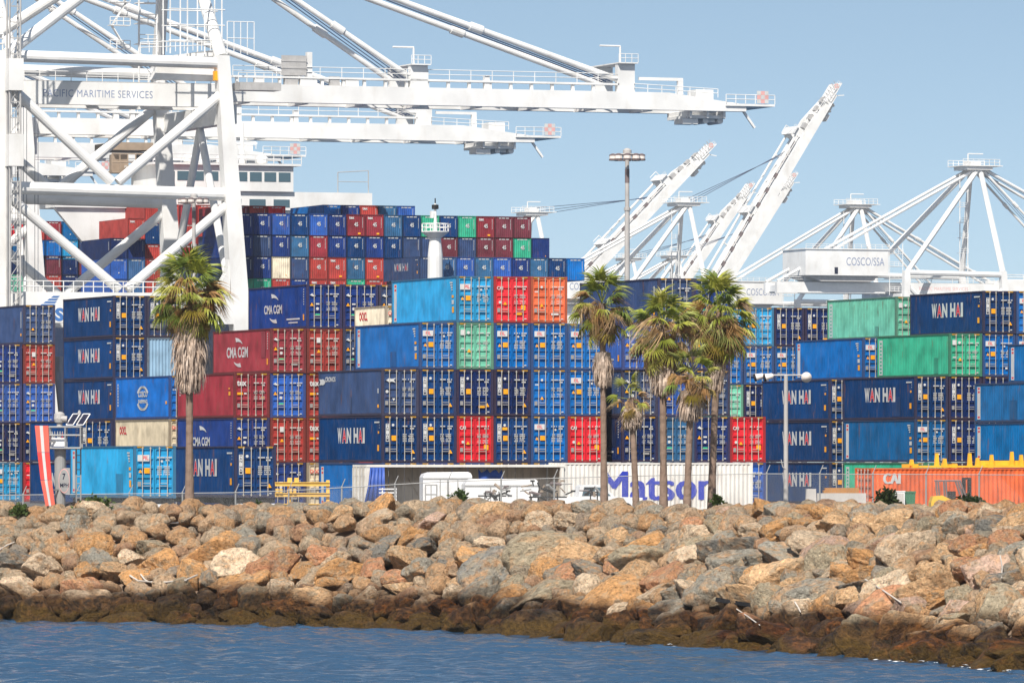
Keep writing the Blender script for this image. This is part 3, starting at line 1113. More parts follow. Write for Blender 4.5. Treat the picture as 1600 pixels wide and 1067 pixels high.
stack(1430, 449, 'right stack behind the orange container', {
    (0, 1): ('green', 'mint'), (0, 2): ('teal', 'pil'), (0, 3): ('navy', 'wh'),
    (1, 1): ('deep', 'wh'), (1, 2): ('deep', 'wh'), (1, 3): ('deep', 'wh'), (1, 4): ('green', 'mint'),
    (2, 1): ('deep', 'wh'), (2, 2): ('deep', 'wh'), (2, 3): ('deep', 'wh'), (2, 4): ('blue', 'pil'), (2, 5): ('navy', 'wh'),
    (3, 1): ('deep', 'wh'), (3, 2): ('deep', 'wh'), (3, 3): ('deep', 'wh'), (3, 4): ('blue', 'pil'), (3, 5): ('blue', 'pil'),
}, 2.50)
stack(1645, 428, 'teal stack at the right edge', {
    (0, 1): ('navy', 'plain', {'H': 2.896}), (0, 2): ('teal', 'pil', {'H': 2.591}), (0, 3): ('teal', 'pil', {'H': 2.591}),
    (1, 1): ('navy', 'plain'), (1, 2): ('navy', 'plain', {'H': 2.591}), (1, 3): ('navy', 'plain', {'H': 2.591}), (1, 4): ('teal', 'pil', {'H': 2.591}),
}, 2.47, hts=[0, 2.906, 5.507, 8.108])


# two containers on road trailers in front of the stacks
def chassis(label, loc):
    t = thing('container_trailer', label, 'trailer', loc, R(YAW), 'road trailers')
    f = MB()
    for x in (0.55, 1.65):
        f.box(x, 0.1, 0.62, x + 0.2, 12.0, 0.93)
    for y in (0.1, 2.5, 6.0, 9.5, 11.6):
        f.box(0.05, y, 0.66, 2.39, y + 0.22, 0.92)
    obj('frame', f, M['black'], t)
    bm_ = MB()
    bm_.box(0.1, -0.15, 0.42, 2.34, 0.0, 0.62)
    for x in (0.3, 0.65, 1.6, 1.95):
        bm_.tube((x, -0.17, 0.52), (x, -0.13, 0.52), 0.07, n=8)
    obj('bumper', bm_, M['white'], t)
    for y in (1.4, 2.8):
        for x in (0.15, 1.85):
            w = MB()
            w.tube((x, y, 0.48), (x + 0.45, y, 0.48), 0.48, n=16)
            w.tube((x - 0.02, y, 0.48), (x, y, 0.48), 0.24, n=12)
            obj('wheel', w, M['black'], t)


for px, D, col, st, lab in ((209, 367, 'cyan', 'pilc', 'light sky-blue container on trailer behind the fence, left of the lone palm'),
                            (367, 372, 'navy', 'wh', 'navy container on trailer behind the fence, right of the lone palm trunk')):
    x = PX(px, D)
    chassis('dark road trailer under the ' + ('sky-blue' if col == 'cyan' else 'navy') + ' container behind the fence', (x, D, YARD))
    container(lab, (x, D, YARD + 0.94), col, st, group='containers stacked in the yard')

# ------------------------------------------------------------------ boxes set crosswise along the fence
# white box with blue name
def crosswise(label, px, D, col, Hh, name='shipping_container'):
    """container lying along the row: its long side faces the water; doors at the left end"""
    loc = Vector((PX(px, D), D, YARD))
    d = c_meshes(12.19, Hh)
    t = thing(name, label, 'container', loc, R(YAW) - math.pi / 2, 'containers lying along the fence')
    # local x (0..W) now points away from the camera row, y (0..L) along the row; shift so the near-left corner is the origin
    t.location = loc + V * CWID
    t.rotation_euler = (0, 0, R(YAW) - math.pi / 2)
    return t, d


def add_box_parts(t, d, cc, old=False, skip=()):
    fc = tuple(x * 0.8 for x in cc[:3]) + (1,)
    mats = M['old_white'] if old else None
    for nm, key in (('frame', 'frame'), ('side_panel', 'side'), ('side_panel', 'side2'), ('roof_panel', 'roof'), ('end_panel', 'end')):
        if key in skip:
            continue
        me = d[key]
        if old:
            me = me.copy()
            me.materials.clear()
            me.materials.append(mats)
        obj(nm, me, None, t, fc if key == 'frame' else cc)
    for nm, rods in (('doorL', (0, 1)), ('doorR', (2, 3))):
        me = d[nm]
        if old:
            me = me.copy()
            me.materials.clear()
            me.materials.append(mats)
        dr = obj('door', me, None, t, cc)
        for r_ in rods:
            obj('lock_rod', d['rod%d' % r_], None, dr)


# rotation -90deg: local +y -> world +u ; local +x -> world -v.  So local x=W is the near (camera) side.
t, d = crosswise('white container with a large blue name behind the palm trunks', 880, 395.5, 'white', 2.896)
add_box_parts(t, d, C['white'], old=True)
lt = MB()
for q in range(3):
    text_on(lt, 'Matson', (CWID - 0.012 + q * 0.003, 2.38 + q * 0.075, 0.66), (0, 1, 0), EZ, 7.25, 1.72, 0, 0.0)
obj('name_lettering', lt, M['letter_blue'], t)

t, d = crosswise('orange container with white letters lying behind the fence at right', 1362, 385, 'orange', 2.591)
add_box_parts(t, d, C['orange'])
lt = MB()
for q in range(3):
    text_on(lt, 'CAI', (CWID - 0.012 + q * 0.003, 0.72 + q * 0.05, 1.68), (0, 1, 0), EZ, 1.02, 0.60, 0, 0.0)
obj('name_lettering', lt, M['decal'], t)

# open-sided white box used as a shelter
t = thing('open_sided_container', 'rusty white open-sided container used as shelter behind the fence', 'container', Vector((PX(573, 391), 391, YARD)), R(YAW))
L_, W_, H_ = 12.4, 2.44, 2.78
for x0 in (0, L_ - 0.2):
    for y0 in (0, W_ - 0.2):
        fr = MB()
        fr.box(x0, y0, 0, x0 + 0.2, y0 + 0.2, H_ - 0.14)
        obj('corner_post', fr, M['old_white'], t)
rf = MB()
rf.box(-0.02, -0.03, H_ - 0.14, L_ + 0.02, W_ + 0.02, H_)
obj('roof', rf, M['old_white'], t)
bk = MB()
for i in range(24):
    x = 0.2 + i * 0.5
    bk.box(x, W_ - 0.12, 0, x + 0.47, W_ - 0.06 + 0.03 * (i % 2), H_ - 0.15)
obj('back_wall', bk, M['wood'], t)
en = MB()
en.box(L_ - 0.14, 0.2, 0, L_ - 0.06, W_ - 0.2, H_ - 0.15)
obj('end_wall', en, M['wood'], t)
for k_ in range(2):
    dr = MB()
    y0 = 0.04 + k_ * 1.19
    dr.box(-0.07, y0, 0.1, -0.01, y0 + 1.16, H_ - 0.18)
    for q in range(4):
        dr.box(-0.085, y0 + 0.1, 0.25 + q * 0.62, -0.06, y0 + 1.06, 0.55 + q * 0.62)
    do = obj('door', dr, M['old_white'], t)
    for y in (0.3, 0.85):
        rd = MB()
        rd.tube((-0.11, y0 + y, 0.05), (-0.11, y0 + y, H_ - 0.1), 0.035, n=6)
        obj('lock_rod', rd, M['rod'], do)
br = MB()
for (x0, z0, x1, z1) in ((1.6, 2.0, 3.2, 0.1), (3.4, 2.0, 4.6, 0.1)):
    br.bar((x0, W_ - 0.2, z0), (x1, W_ - 0.2, z1), 0.09, 0.05)
obj('brace', br, M['wood'], t)

# blue tarpaulin hanging at its left side: pleated sheet
loc = Vector((PX(573, 391), 391, YARD))
tp = MB()
nx_ = 15
for j, (z, k0, k1) in enumerate(((2.62, 0.1, 0.95), (1.6, -0.05, 0.95), (0.0, -0.45, 1.0))):
    for i in range(nx_):
        x = k0 + (k1 - k0) * i / (nx_ - 1)
        tp.v.append((x, -0.32 - 0.10 * math.sin(i * 1.9) - 0.12 * (2 - j) * 0 - 0.08 * j, z))
for j in range(2):
    for i in range(nx_ - 1):
        a = j * nx_ + i
        tp.f.append([a + nx_, a + nx_ + 1, a + 1, a])
        tp.m.append(0)
to = obj('tarpaulin', tp, M['tarp'], smooth=True)
to.location, to.rotation_euler = loc, (0, 0, R(YAW))
sm_ = to.modifiers.new('thickness', 'SOLIDIFY')
sm_.thickness = 0.02
tag(to, 'blue tarpaulin hanging at the left of the open-sided shelter', 'tarpaulin')
mb = MB()
for i in range(9):
    t0 = i / 8
    mb.v += [(7.2 + 1.5 * t0, 0.6, 2.55 - 0.28 * math.sin(t0 * 9) ** 2), (7.2 + 1.5 * t0, 0.5 - 0.2 * math.sin(t0 * 7), 1.9)]
for i in range(8):
    mb.f.append([2 * i + 1, 2 * i + 3, 2 * i + 2, 2 * i])
    mb.m.append(0)
to = obj('tarpaulin', mb, M['tarp'], smooth=True)
to.location, to.rotation_euler = loc, (0, 0, R(YAW))
sm_ = to.modifiers.new('thickness', 'SOLIDIFY')
sm_.thickness = 0.02
tag(to, 'crumpled blue tarpaulin inside the open-sided shelter above the white van body', 'tarpaulin')

# white slatted rack
t = thing('slatted_rack', 'white slatted metal rack leaning in front of the open shelter', 'rack', Vector((PX(592, 383), 383, YARD)), R(8))
mb = MB()
for x in (0.2, 0.98):
    p_ = MB()
    p_.box(x - 0.03, -0.03, 0, x + 0.03, 0.03, 1.45)
    obj('post', p_, M['white'], t)
for i in range(6):
    p_ = MB()
    p_.box(0.0, -0.055, 0.3 + i * 0.21, 1.03, -0.032, 0.37 + i * 0.21)
    obj('slat', p_, M['white'], t)


# white box trailers parked in front
def box_body(label, px0, px1, ytop, D, name, rounded=True, door=None):
    x0, x1 = PX(px0, D), PX(px1, D)
    zt = H + (HY - ytop) / F * D - YARD
    t = thing(name, label, 'trailer', (x0, D, YARD), R(6))
    Lb = x1 - x0
    b_ = MB()
    r_ = 0.22
    poly = [(0, 0.35), (Lb, 0.35), (Lb, zt - r_), (Lb - 0.08, zt - 0.07), (Lb - r_, zt)] + [(r_ * 2, zt - 0.02 if rounded else zt), (0.1, zt - 0.12), (0, zt - 0.3)]
    b_.prism(poly, 0, 2.2)
    obj('body', b_, M['white'], t)
    tr_ = MB()
    tr_.box(-0.02, -0.03, zt - 0.42, Lb + 0.01, -0.004, zt - 0.34)
    tr_.box(-0.02, -0.03, 0.35, Lb + 0.01, -0.004, 0.47)
    obj('trim', tr_, M['galv'], t)
    for x in (Lb * 0.3, Lb * 0.55):
        w = MB()
        w.tube((x, 0.02, 0.34), (x, 0.26, 0.34), 0.34, n=14)
        obj('wheel', w, M['black'], t)
    for q in (0.34, 0.7):
        dr = MB()
        dr.box(Lb * q, -0.02, 0.5, Lb * q + 0.05, -0.005, zt - 0.45)
        obj('panel_seam', dr, M['galv'], t)
    if door:
        g = MB()
        g.box(0.1, -0.025, 0.5, 0.8, -0.004, 1.7)
        do = obj('door', g, M['galv'], t)
        for zz in (0.62, 1.16):
            w = MB()
            w.box(0.17, -0.04, zz, 0.42, -0.026, zz + 0.46)
            w.box(0.48, -0.04, zz, 0.73, -0.026, zz + 0.46)
            obj('panel', w, M['white'], do)
    return t


box_body('tall white caravan body with framed door beside the open shelter', 661, 738, 737, 372, 'caravan', True, True)
box_body('long white box trailer parked in front of the open shelter', 727, 842, 748, 366, 'box_trailer', False)


def scrap(label, px, py, D, n, w, h, seed, name='scrap_pile'):
    """bent pipes and brackets"""
    rnd = random.Random(seed)
    p = P(px, py, D)
    t = thing(name, label, 'scrap metal', (p.x, p.y, YARD))
    zz = p.z - YARD
    for i in range(n):
        g = MB()
        a = Vector((rnd.uniform(-w, w), rnd.uniform(-.3, .3), zz + rnd.uniform(-h, h)))
        b_ = a + Vector((rnd.uniform(-.6, .6), rnd.uniform(-.2, .2), rnd.uniform(-.35, .35)))
        g.tube(a, b_, rnd.uniform(0.03, 0.08), n=6)
        if rnd.random() < 0.5:
            g.lathe([(0.02, -0.05), (0.12, -0.05), (0.12, 0.05), (0.02, 0.05)], tuple(b_), 8)
        obj('pipe', g, rnd.choice([M['lamp_dark'], M['cab'], M['black'], M['galv']]), t)
    g = MB()
    for x in (-w * .6, w * .6):
        g.tube((x, 0, 0), (x * 0.8, 0, zz), 0.04, n=6)
    g.bar((-w, 0, zz - h), (w, 0, zz - h), 0.12, 0.08)
    obj('rack', g, M['black'], t)
    return t


scrap('tangle of dark metal pieces in front of the long white trailer', 769, 768, 352, 14, 0.75, 0.22, 3)
scrap('tangle of grey and brown metal pieces left of the white pickup', 856, 766, 350, 22, 1.0, 0.35, 5)
scrap('dark metal fittings on a rack right of the white pickup', 928, 764, 352, 9, 0.35, 0.16, 8)

# pickup truck: cab, bonnet, bed
p0 = P(872, 790, 358)
t = thing('pickup_truck', 'white pickup truck half hidden behind the rocks by the palms', 'truck', (p0.x, 358, YARD), R(8))
g = MB()
g.prism([(0, 0.45), (4.6, 0.45), (4.6, 1.02), (3.1, 1.08), (2.45, 1.68), (2.3, 1.72), (1.35, 1.72), (1.2, 1.62), (1.12, 1.06), (0, 1.06)], 0, 1.8)
obj('body', g, M['white'], t)
for poly in ([(1.3, 1.12), (2.0, 1.12), (2.0, 1.60), (1.42, 1.60)], [(2.08, 1.12), (2.88, 1.12), (2.42, 1.56), (2.08, 1.60)]):
    g = MB()
    g.prism(poly, -0.015, -0.002)
    obj('window', g, M['glass'], t)
for x in (0.9, 3.7):
    w = MB()
    w.tube((x, -0.02, 0.38), (x, 0.22, 0.38), 0.38, n=16)
    wo = obj('wheel', w, M['black'], t)
    w = MB()
    w.tube((x, -0.04, 0.38), (x, -0.021, 0.38), 0.2, n=12)
    obj('rim', w, M['galv'], wo)
g = MB()
g.box(0, -0.02, 0.7, 0.05, 0.15, 0.9)
obj('tail_light', g, M['red'], t)

p0 = P(908, 781, 346)
t = thing('orange_float', 'orange plastic float lying in front of the white pickup', 'float', (p0.x, 346, YARD), R(5))
g = MB()
g.prism([(0, 0.25), (1.7, 0.25), (1.85, 0.45), (1.7, 0.78), (0.15, 0.85), (-0.1, 0.6)], 0, 0.8)
obj('shell', g, paint('orange_plastic', (0.72, 0.16, 0.06, 1), 0.5), t)
g = MB()
g.box(-0.1, -0.05, 0, 1.8, 0.9, 0.25)
obj('cradle', g, M['galv'], t)

# ------------------------------------------------------------------ yellow steel frames left, yellow spreader right
p0 = P(430, 790, 350)
t = thing('yellow_rack', 'yellow steel beam rack beside the navy trailer container', 'rack', (p0.x, 350, YARD), R(YAW) * 0.4)
Lr = PX(516, 350) - PX(430, 350)
for z in (0.55, 1.12, 1.68):
    g = MB()
    g.box(0, 0, z, Lr, 0.14, z + 0.17)
    g.box(0, -0.06, z + 0.17, Lr, 0.20, z + 0.21)
    obj('beam', g, M['pale_yellow'], t)
for x, h in ((0.66, 2.05), (Lr - 0.17, 2.0)):
    g = MB()
    g.box(x, 0.14, 0, x + 0.17, 0.32, h)
    obj('upright', g, M['pale_yellow'], t)
for x in (0.02, 0.22, 0.72, 0.95):
    g = MB()
    g.box(x, -0.12, 1.30, x + 0.15, 0.12, 1.55)
    obj('bracket', g, M['pale_yellow'], t)
for x in (0.66, 1.02):
    g = MB()
    g.box(x, 0.0, 1.84, x + 0.22, 0.2, 2.12)
    obj('lug', g, M['pale_yellow'], t)
for x in (0.85, 1.0, 1.15):
    g = MB()
    g.box(x, 0.35, 0, x + 0.05, 0.4, 1.0)
    obj('stake', g, M['black'], t)

# spreader lying on the orange container
D_ = 386.6
p0 = Vector((PX(1425, D_), D_, YARD + 2.60))
t = thing('container_spreader', 'yellow lifting spreader lying on top of the orange container', 'spreader', p0, R(YAW))
g = MB()
g.box(0.2, 0.2, 0.02, 9.2, 0.5, 0.13)
g.box(0.2, 1.3, 0.02, 9.2, 1.6, 0.13)
obj('main_beam', g, M['yellow'], t)
for x in (0.1, 2.6, 4.9, 8.9):
    g = MB()
    g.box(x, 0.1, 0.0, x + 0.35, 1.7, 0.22)
    obj('cross_beam', g, M['yellow'], t)
for x, h in ((0.0, 0.55), (1.6, 0.95), (2.1, 0.6), (3.7, 0.95), (4.2, 0.65), (5.1, 0.85), (6.4, 1.05), (7.0, 0.85), (7.6, 0.7)):
    g = MB()
    g.prism([(x, 0.13), (x + 0.26, 0.13), (x + 0.2, h * 0.9), (x + 0.06, h * 0.9)], 0.25, 0.45)
    obj('flipper', g, M['yellow'], t)
g = MB()
g.box(4.6, 0.55, 0.13, 9.0, 1.2, 0.42)
obj('centre_frame', g, M['yellow'], t)

# forklift with roll cage
p0 = P(1455, 800, 352)
t = thing('forklift', 'yellow forklift with dark overhead guard before the orange container', 'forklift', (p0.x, 352, YARD), R(4))
g = MB()
g.prism([(0, 0.35), (2.3, 0.35), (2.3, 0.9), (1.8, 1.0), (1.1, 0.95), (0.6, 1.18), (0.1, 1.12), (0, 0.8)], 0, 1.1)
obj('body', g, M['yellow'], t)
for a, b_ in (((0.45, 1.1), (0.38, 1.95)), ((0.85, 1.0), (0.80, 1.95)), ((1.75, 0.95), (1.42, 1.95)), ((2.0, 0.7), (1.55, 1.95)), ((0.3, 1.95), (1.6, 1.95))):
    g = MB()
    for y in (0.1, 1.0):
        g.tube((a[0], y, a[1]), (b_[0], y, b_[1]), 0.05, n=6)
    obj('guard_post', g, M['lamp_dark'], t)
g = MB()
for x in (1.75, 2.05):
    g.box(x, 0.2, 0.2, x + 0.12, 0.9, 2.1)
for z in (0.3, 1.2, 2.02):
    g.box(1.76, 0.22, z, 2.16, 0.88, z + 0.1)
obj('mast', g, M['black'], t)
for x in (0.45, 1.85):
    w = MB()
    w.tube((x, -0.03, 0.32), (x, 0.2, 0.32), 0.32, n=14)
    obj('wheel', w, M['black'], t)
g = MB()
g.box(0.9, 0.3, 0.95, 1.35, 0.8, 1.4)
obj('seat', g, M['black'], t)

# steel beam, barriers, bin at the right
p0 = P(1287, 790, 352)
t = thing('steel_beam', 'rusty orange steel beam with tapered ends behind the barrier', 'beam', (p0.x, 352, YARD), R(5))
g = MB()
g.prism([(0.1, 1.45), (0.5, 0.85), (1.35, 0.72), (1.7, 0.95), (1.9, 1.45), (1.9, 1.58), (0.05, 1.58)], 0, 0.4)
obj('web', g, M['brown_steel'], t)
for x in (0.0, 1.72):
    g = MB()
    g.box(x, -0.05, 0, x + 0.16, 0.45, 1.46)
    obj('stand', g, M['brown_steel'], t)
p0 = P(1258, 790, 335)
t = thing('barrier', 'pale concrete barrier behind the rocks right of the street light', 'barrier', (p0.x, 335, YARD), R(3))
g = MB()
g.prism([(0, 0), (0.62, 0), (0.55, 1.6), (0.08, 1.6)], 0, 0.5)
obj('end_block', g, M['concrete'], t)
g = MB()
g.box(0.62, 0.1, 0.9, 3.1, 0.35, 1.38)
obj('rail', g, M['concrete'], t)
g = MB()
g.box(2.9, 0.05, 0, 3.08, 0.4, 0.9)
obj('leg', g, M['concrete'], t)
p0 = P(1399, 790, 352)
t = thing('utility_cabinet', 'white cabinet beside the green bin before the orange container', 'cabinet', (p0.x, 352, YARD), R(3))
g = MB()
g.box(0, 0, 0, 0.5, 0.6, 1.36)
g.box(-0.03, -0.03, 1.36, 0.53, 0.63, 1.42)
obj('body', g, M['white'], t)
g = MB()
g.box(0.05, -0.02, 0.15, 0.45, -0.002, 1.28)
obj('door', g, M['concrete'], t)
p0 = P(1414, 790, 353)
t = thing('waste_bin', 'green metal bin beside the white cabinet before the orange container', 'bin', (p0.x, 353, YARD), R(3))
g = MB()
g.prism([(0.05, 0), (0.5, 0), (0.56, 1.3), (0, 1.3)], 0, 0.6)
for i in range(3):
    g.box(0.08 + i * 0.16, -0.03, 0.1, 0.13 + i * 0.16, 0.0, 1.2)
obj('body', g, M['green'], t)
g = MB()
g.box(-0.02, -0.04, 1.3, 0.58, 0.64, 1.40)
obj('lid', g, M['green'], t)

# ------------------------------------------------------------------ chain-link fence
t = thing('chain_link_fence', 'long galvanised chain-link fence running behind the boulders', 'fence', (0, 0, 0))
FD = 312.0
fpts = [(-60, 774), (410, 769), (700, 752), (1000, 743), (1200, 740), (1660, 742)]


def fence_top(px):
    for (a, ya), (b_, yb) in zip(fpts[:-1], fpts[1:]):
        if px <= b_:
            return ya + (yb - ya) * (px - a) / (b_ - a)
    return fpts[-1][1]


post_px = list(range(-47, 1660, 83)) 
rail = MB()
for a, b_ in zip(post_px[:-1], post_px[1:]):
    rail.tube(P(a, fence_top(a), FD), P(b_, fence_top(b_), FD), 0.022, n=6)
obj('top_rail', rail, M['galv'], t)
for a in post_px:
    tp_ = P(a, fence_top(a), FD)
    g = MB()
    g.tube((tp_.x, FD + 0.04, YARD), (tp_.x, FD + 0.04, tp_.z + 0.08), 0.04, n=8)
    g.tube((tp_.x, FD + 0.04, tp_.z + 0.05), (tp_.x + 0.16, FD + 0.1, tp_.z + 0.42), 0.022, n=6)
    obj('post', g, M['galv'], t)
wires = MB()
x0, x1 = PX(-60, FD), PX(1640, FD)
pitch_ = 0.055
n_ = int((x1 - x0) / pitch_)
for i in range(n_):
    x = x0 + i * pitch_
    zt = P(x / FD * F + 800, fence_top(x / FD * F + 800), FD).z
    hgt = zt - YARD
    for sx, yo in ((1, 0.0), (-1, 0.006)):
        xe = x + sx * hgt
        w = 0.0022
        wires.add([(x - w, FD + yo, YARD), (x + w, FD + yo, YARD), (xe + w, FD + yo, zt), (xe - w, FD + yo, zt)], [(0, 1, 2, 3)])
wo = obj('wire_mesh', wires, M['galv'], t)
wo["kind"] = "stuff"

# ------------------------------------------------------------------ navigation marker with speed sign at the left
D_ = 283.0
pb = P(95, 800, D_)
sc_ = D_ / F
t = thing('channel_marker', 'grey marker post with striped red board, solar panels and speed sign', 'marker', (pb.x, D_, 4.2))


def LP(px, py, dy=0.0):
    p = P(px, py, D_)
    return Vector((p.x - pb.x, dy, p.z - 4.2))


g = MB()
a, b_ = LP(94, 812), LP(94, 702)
g.tube(a, b_, 0.22, 0.25, n=14)
obj('post', g, M['galv'], t)
g = MB()
zt, zb = LP(0, 667).z, LP(0, 700).z
xl, xr = LP(78, 0).x, LP(127, 0).x
for x in (xl, LP(103, 0).x, xr):
    for y in (-0.5, 0.6):
        g.tube((x, y, zb), (x, y, zt), 0.035, n=6)
for z in (zt, (zt + zb) / 2 + 0.1, zb):
    for y in (-0.5, 0.6):
        g.tube((xl, y, z), (xr, y, z), 0.04, n=6)
    for x in (xl, xr):
        g.tube((x, -0.5, z), (x, 0.6, z), 0.04, n=6)
obj('platform_frame', g, M['galv'], t)
g = MB()
g.box(xl, -0.5, zb - 0.05, xr, 0.6, zb)
obj('platform_deck', g, M['crane_grey'], t)
g = MB()
a, b_ = LP(79, 697), LP(104, 686)
g.box(a.x, -0.3, a.z, b_.x, 0.2, b_.z + 0.05)
obj('battery_box', g, M['white'], t)
g = MB()
for x in (LP(118, 0).x, LP(125, 0).x):
    g.tube((x, 0.5, zb), (x, 0.5, LP(0, 800).z), 0.035, n=6)
for q in range(9):
    z = zb + (LP(0, 800).z - zb) * q / 9
    g.tube((LP(118, 0).x, 0.5, z), (LP(125, 0).x, 0.5, z), 0.02, n=5)
g.tube((LP(95, 0).x, 0.4, LP(0, 789).z), (LP(125, 0).x, 0.4, LP(0, 789).z), 0.04, n=6)
obj('ladder', g, M['galv'], t)
c_ = LP(93, 662)
g = MB()
g.lathe([(0.12, -0.15), (0.12, 0.05), (0.2, 0.06), (0.24, 0.2), (0.22, 0.42), (0.12, 0.5), (0.02, 0.52)], (c_.x, 0, c_.z), 14)
g.tube((c_.x - 0.1, -0.1, c_.z + 0.25), (c_.x + 0.32, -0.1, c_.z + 0.2), 0.13, n=12)
obj('lantern', g, M['pole'], t)
for k_, px in enumerate((118, 134)):
    g = MB()
    a = LP(px - 4, 662)
    hx, hz = 0.28, 0.42
    g.add([(a.x - hx, -0.1, a.z - 0.05), (a.x + 0.02, -0.25, a.z - 0.05), (a.x + 0.02 + hx, -0.05, a.z + hz), (a.x, 0.1, a.z + hz)], [(0, 1, 2, 3)])
    g.add([(x, y + 0.02, z) for x, y, z in g.v[:4]], [(3, 2, 1, 0)])
    so = obj('solar_panel', g, M['dark'], t)
    e = MB()
    q = [Vector(v) for v in g.v[:4]]
    for i in range(4):
        e.tube(q[i], q[(i + 1) % 4], 0.025, n=5)
    obj('panel_frame', e, M['white'], so)
g = MB()
g.tube(LP(124, 667), LP(124, 645), 0.03, n=6)
g.lathe([(0.05, 0), (0.09, 0.1), (0.03, 0.25)], tuple(LP(124, 650)), 8)
obj('antenna', g, M['pole'], t)
# curved striped board in three leaves
seg = [(56, 665, 77, 665), (60, 707, 79, 707), (65, 750, 82.5, 750), (73, 791, 87.5, 789)]
for i in range(3):
    a, b_ = seg[i], seg[i + 1]
    lf = obj('board_leaf', MB().add([LP(a[0], a[1], -0.62), LP(a[2], a[3], -0.62), LP(b_[2], b_[3] - 0.6, -0.62), LP(b_[0], b_[1] - 0.6, -0.62), LP(a[0], a[1], -0.58), LP(a[2], a[3], -0.58), LP(b_[2], b_[3] - 0.6, -0.58), LP(b_[0], b_[1] - 0.6, -0.58)],
              [(3, 2, 1, 0), (4, 5, 6, 7), (0, 1, 5, 4), (1, 2, 6, 5), (2, 3, 7, 6), (3, 0, 4, 7)]), M['marker_red'] if i == 1 else M['marker_pink'], t)
    f0, f1 = 0.36, 0.60
    def mixp(q, f):
        return LP(q[0] + (q[2] - q[0]) * f, q[1], -0.632)
    st_ = MB().add([mixp(a, f0), mixp(a, f1), mixp(b_, f1) + Vector((0, 0, 0.015)), mixp(b_, f0) + Vector((0, 0, 0.015))], [(3, 2, 1, 0)])
    obj('white_stripe', st_, M['decal'], lf)
g = MB()
g.bar(LP(78, 690, -0.55), LP(90, 690, -0.2), 0.06, 0.06)
g.bar(LP(82, 765, -0.55), LP(92, 765, -0.2), 0.06, 0.06)
obj('board_bracket', g, M['galv'], t)
# speed sign
c_ = LP(101, 751, -0.36)
n_ = 28
rx, rz_ = 0.235, 0.52
sg = MB()
sg.box(c_.x - 0.02, -0.34, c_.z - 0.55, c_.x + rx * 1.05, -0.32, c_.z + 0.55)
so = obj('speed_sign', sg, M['galv'], t)
for r0, m_, y in ((1.0, M['faint_red'], -0.345), (0.92, M['galv'], -0.350)):
    e = MB().add([(c_.x + rx * r0 * math.cos(2 * math.pi * k / n_), y, c_.z + rz_ * r0 * math.sin(2 * math.pi * k / n_)) for k in range(n_)], [tuple(range(n_))])
    obj('sign_ring' if r0 == 1.0 else 'sign_face', e, m_, so)
e = MB()
text_on(e, '7', (c_.x - 0.07, -0.355, c_.z + 0.05), EX, EZ, 0.13, 0.27, 0, 0.03)
text_on(e, 'MPH', (c_.x - 0.17, -0.355, c_.z - 0.27), EX, EZ, 0.36, 0.17, 0, 0.02)
obj('sign_lettering', e, M['dark'], so)

# ------------------------------------------------------------------ lamps
def high_mast(label, px, ytop, D, n=10):
    tp_ = P(px, ytop, D)
    t = thing('high_mast_light', label, 'light mast', (tp_.x, D, YARD), 0, 'high mast lights')
    h = tp_.z - YARD
    g = MB()
    zs = [0, h * 0.3, h * 0.62, h * 0.84, h]
    rs = [0.30, 0.25, 0.21, 0.17, 0.13]
    for i in range(4):
        g.tube((0, 0, zs[i]), (0, 0, zs[i + 1]), rs[i], rs[i] * 0.95, n=12)
        g.tube((0, 0, zs[i + 1] - 0.15), (0, 0, zs[i + 1] + 0.1), rs[i] * 1.2, n=12)
    obj('pole', g, M['pole'], t)
    g = MB()
    g.tube((0, 0, h * 0.915), (0, 0, h * 0.955), 0.18, n=12)
    obj('dark_sleeve', g, M['lamp_dark'], t)
    g = MB()
    R_ = 1.15
    for k in range(16):
        a0, a1 = 2 * math.pi * k / 16, 2 * math.pi * (k + 1) / 16
        g.tube((R_ * math.cos(a0), R_ * math.sin(a0), h - 0.1), (R_ * math.cos(a1), R_ * math.sin(a1), h - 0.1), 0.05, n=5)
    for k in range(4):
        a0 = math.pi * k / 2 + 0.4
        g.tube((0, 0, h - 0.1), (R_ * math.cos(a0), R_ * math.sin(a0), h - 0.1), 0.04, n=5)
    g.lathe([(0.2, -0.2), (0.34, -0.15), (0.34, 0.25), (0.15, 0.4), (0.02, 0.42)], (0, 0, h), 12)
    obj('ring', g, M['pole'], t)
    for k in range(n):
        a0 = 2 * math.pi * (k + 0.5) / n
        g = MB()
        c_ = (R_ * math.cos(a0), R_ * math.sin(a0), h - 0.45)
        g.lathe([(0.24, 0), (0.30, 0.02), (0.30, 0.24), (0.22, 0.34)], c_, 10)
        lo_ = obj('lamp', g, M['lamp'], t)
        g = MB()
        g.lathe([(0.33, -0.10), (0.33, 0.0), (0.1, 0.01)], c_, 10)
        g.lathe([(0.31, 0.245), (0.31, 0.33), (0.12, 0.42)], c_, 10)
        obj('lamp_cap', g, M['lamp_dark'], lo_)


high_mast('tall mast with a ring of lamps against the sky behind the palms', 980, 240, 520)
high_mast('lamp mast with a ring of lamps between the white crane legs', 303, 309, 614, 9)

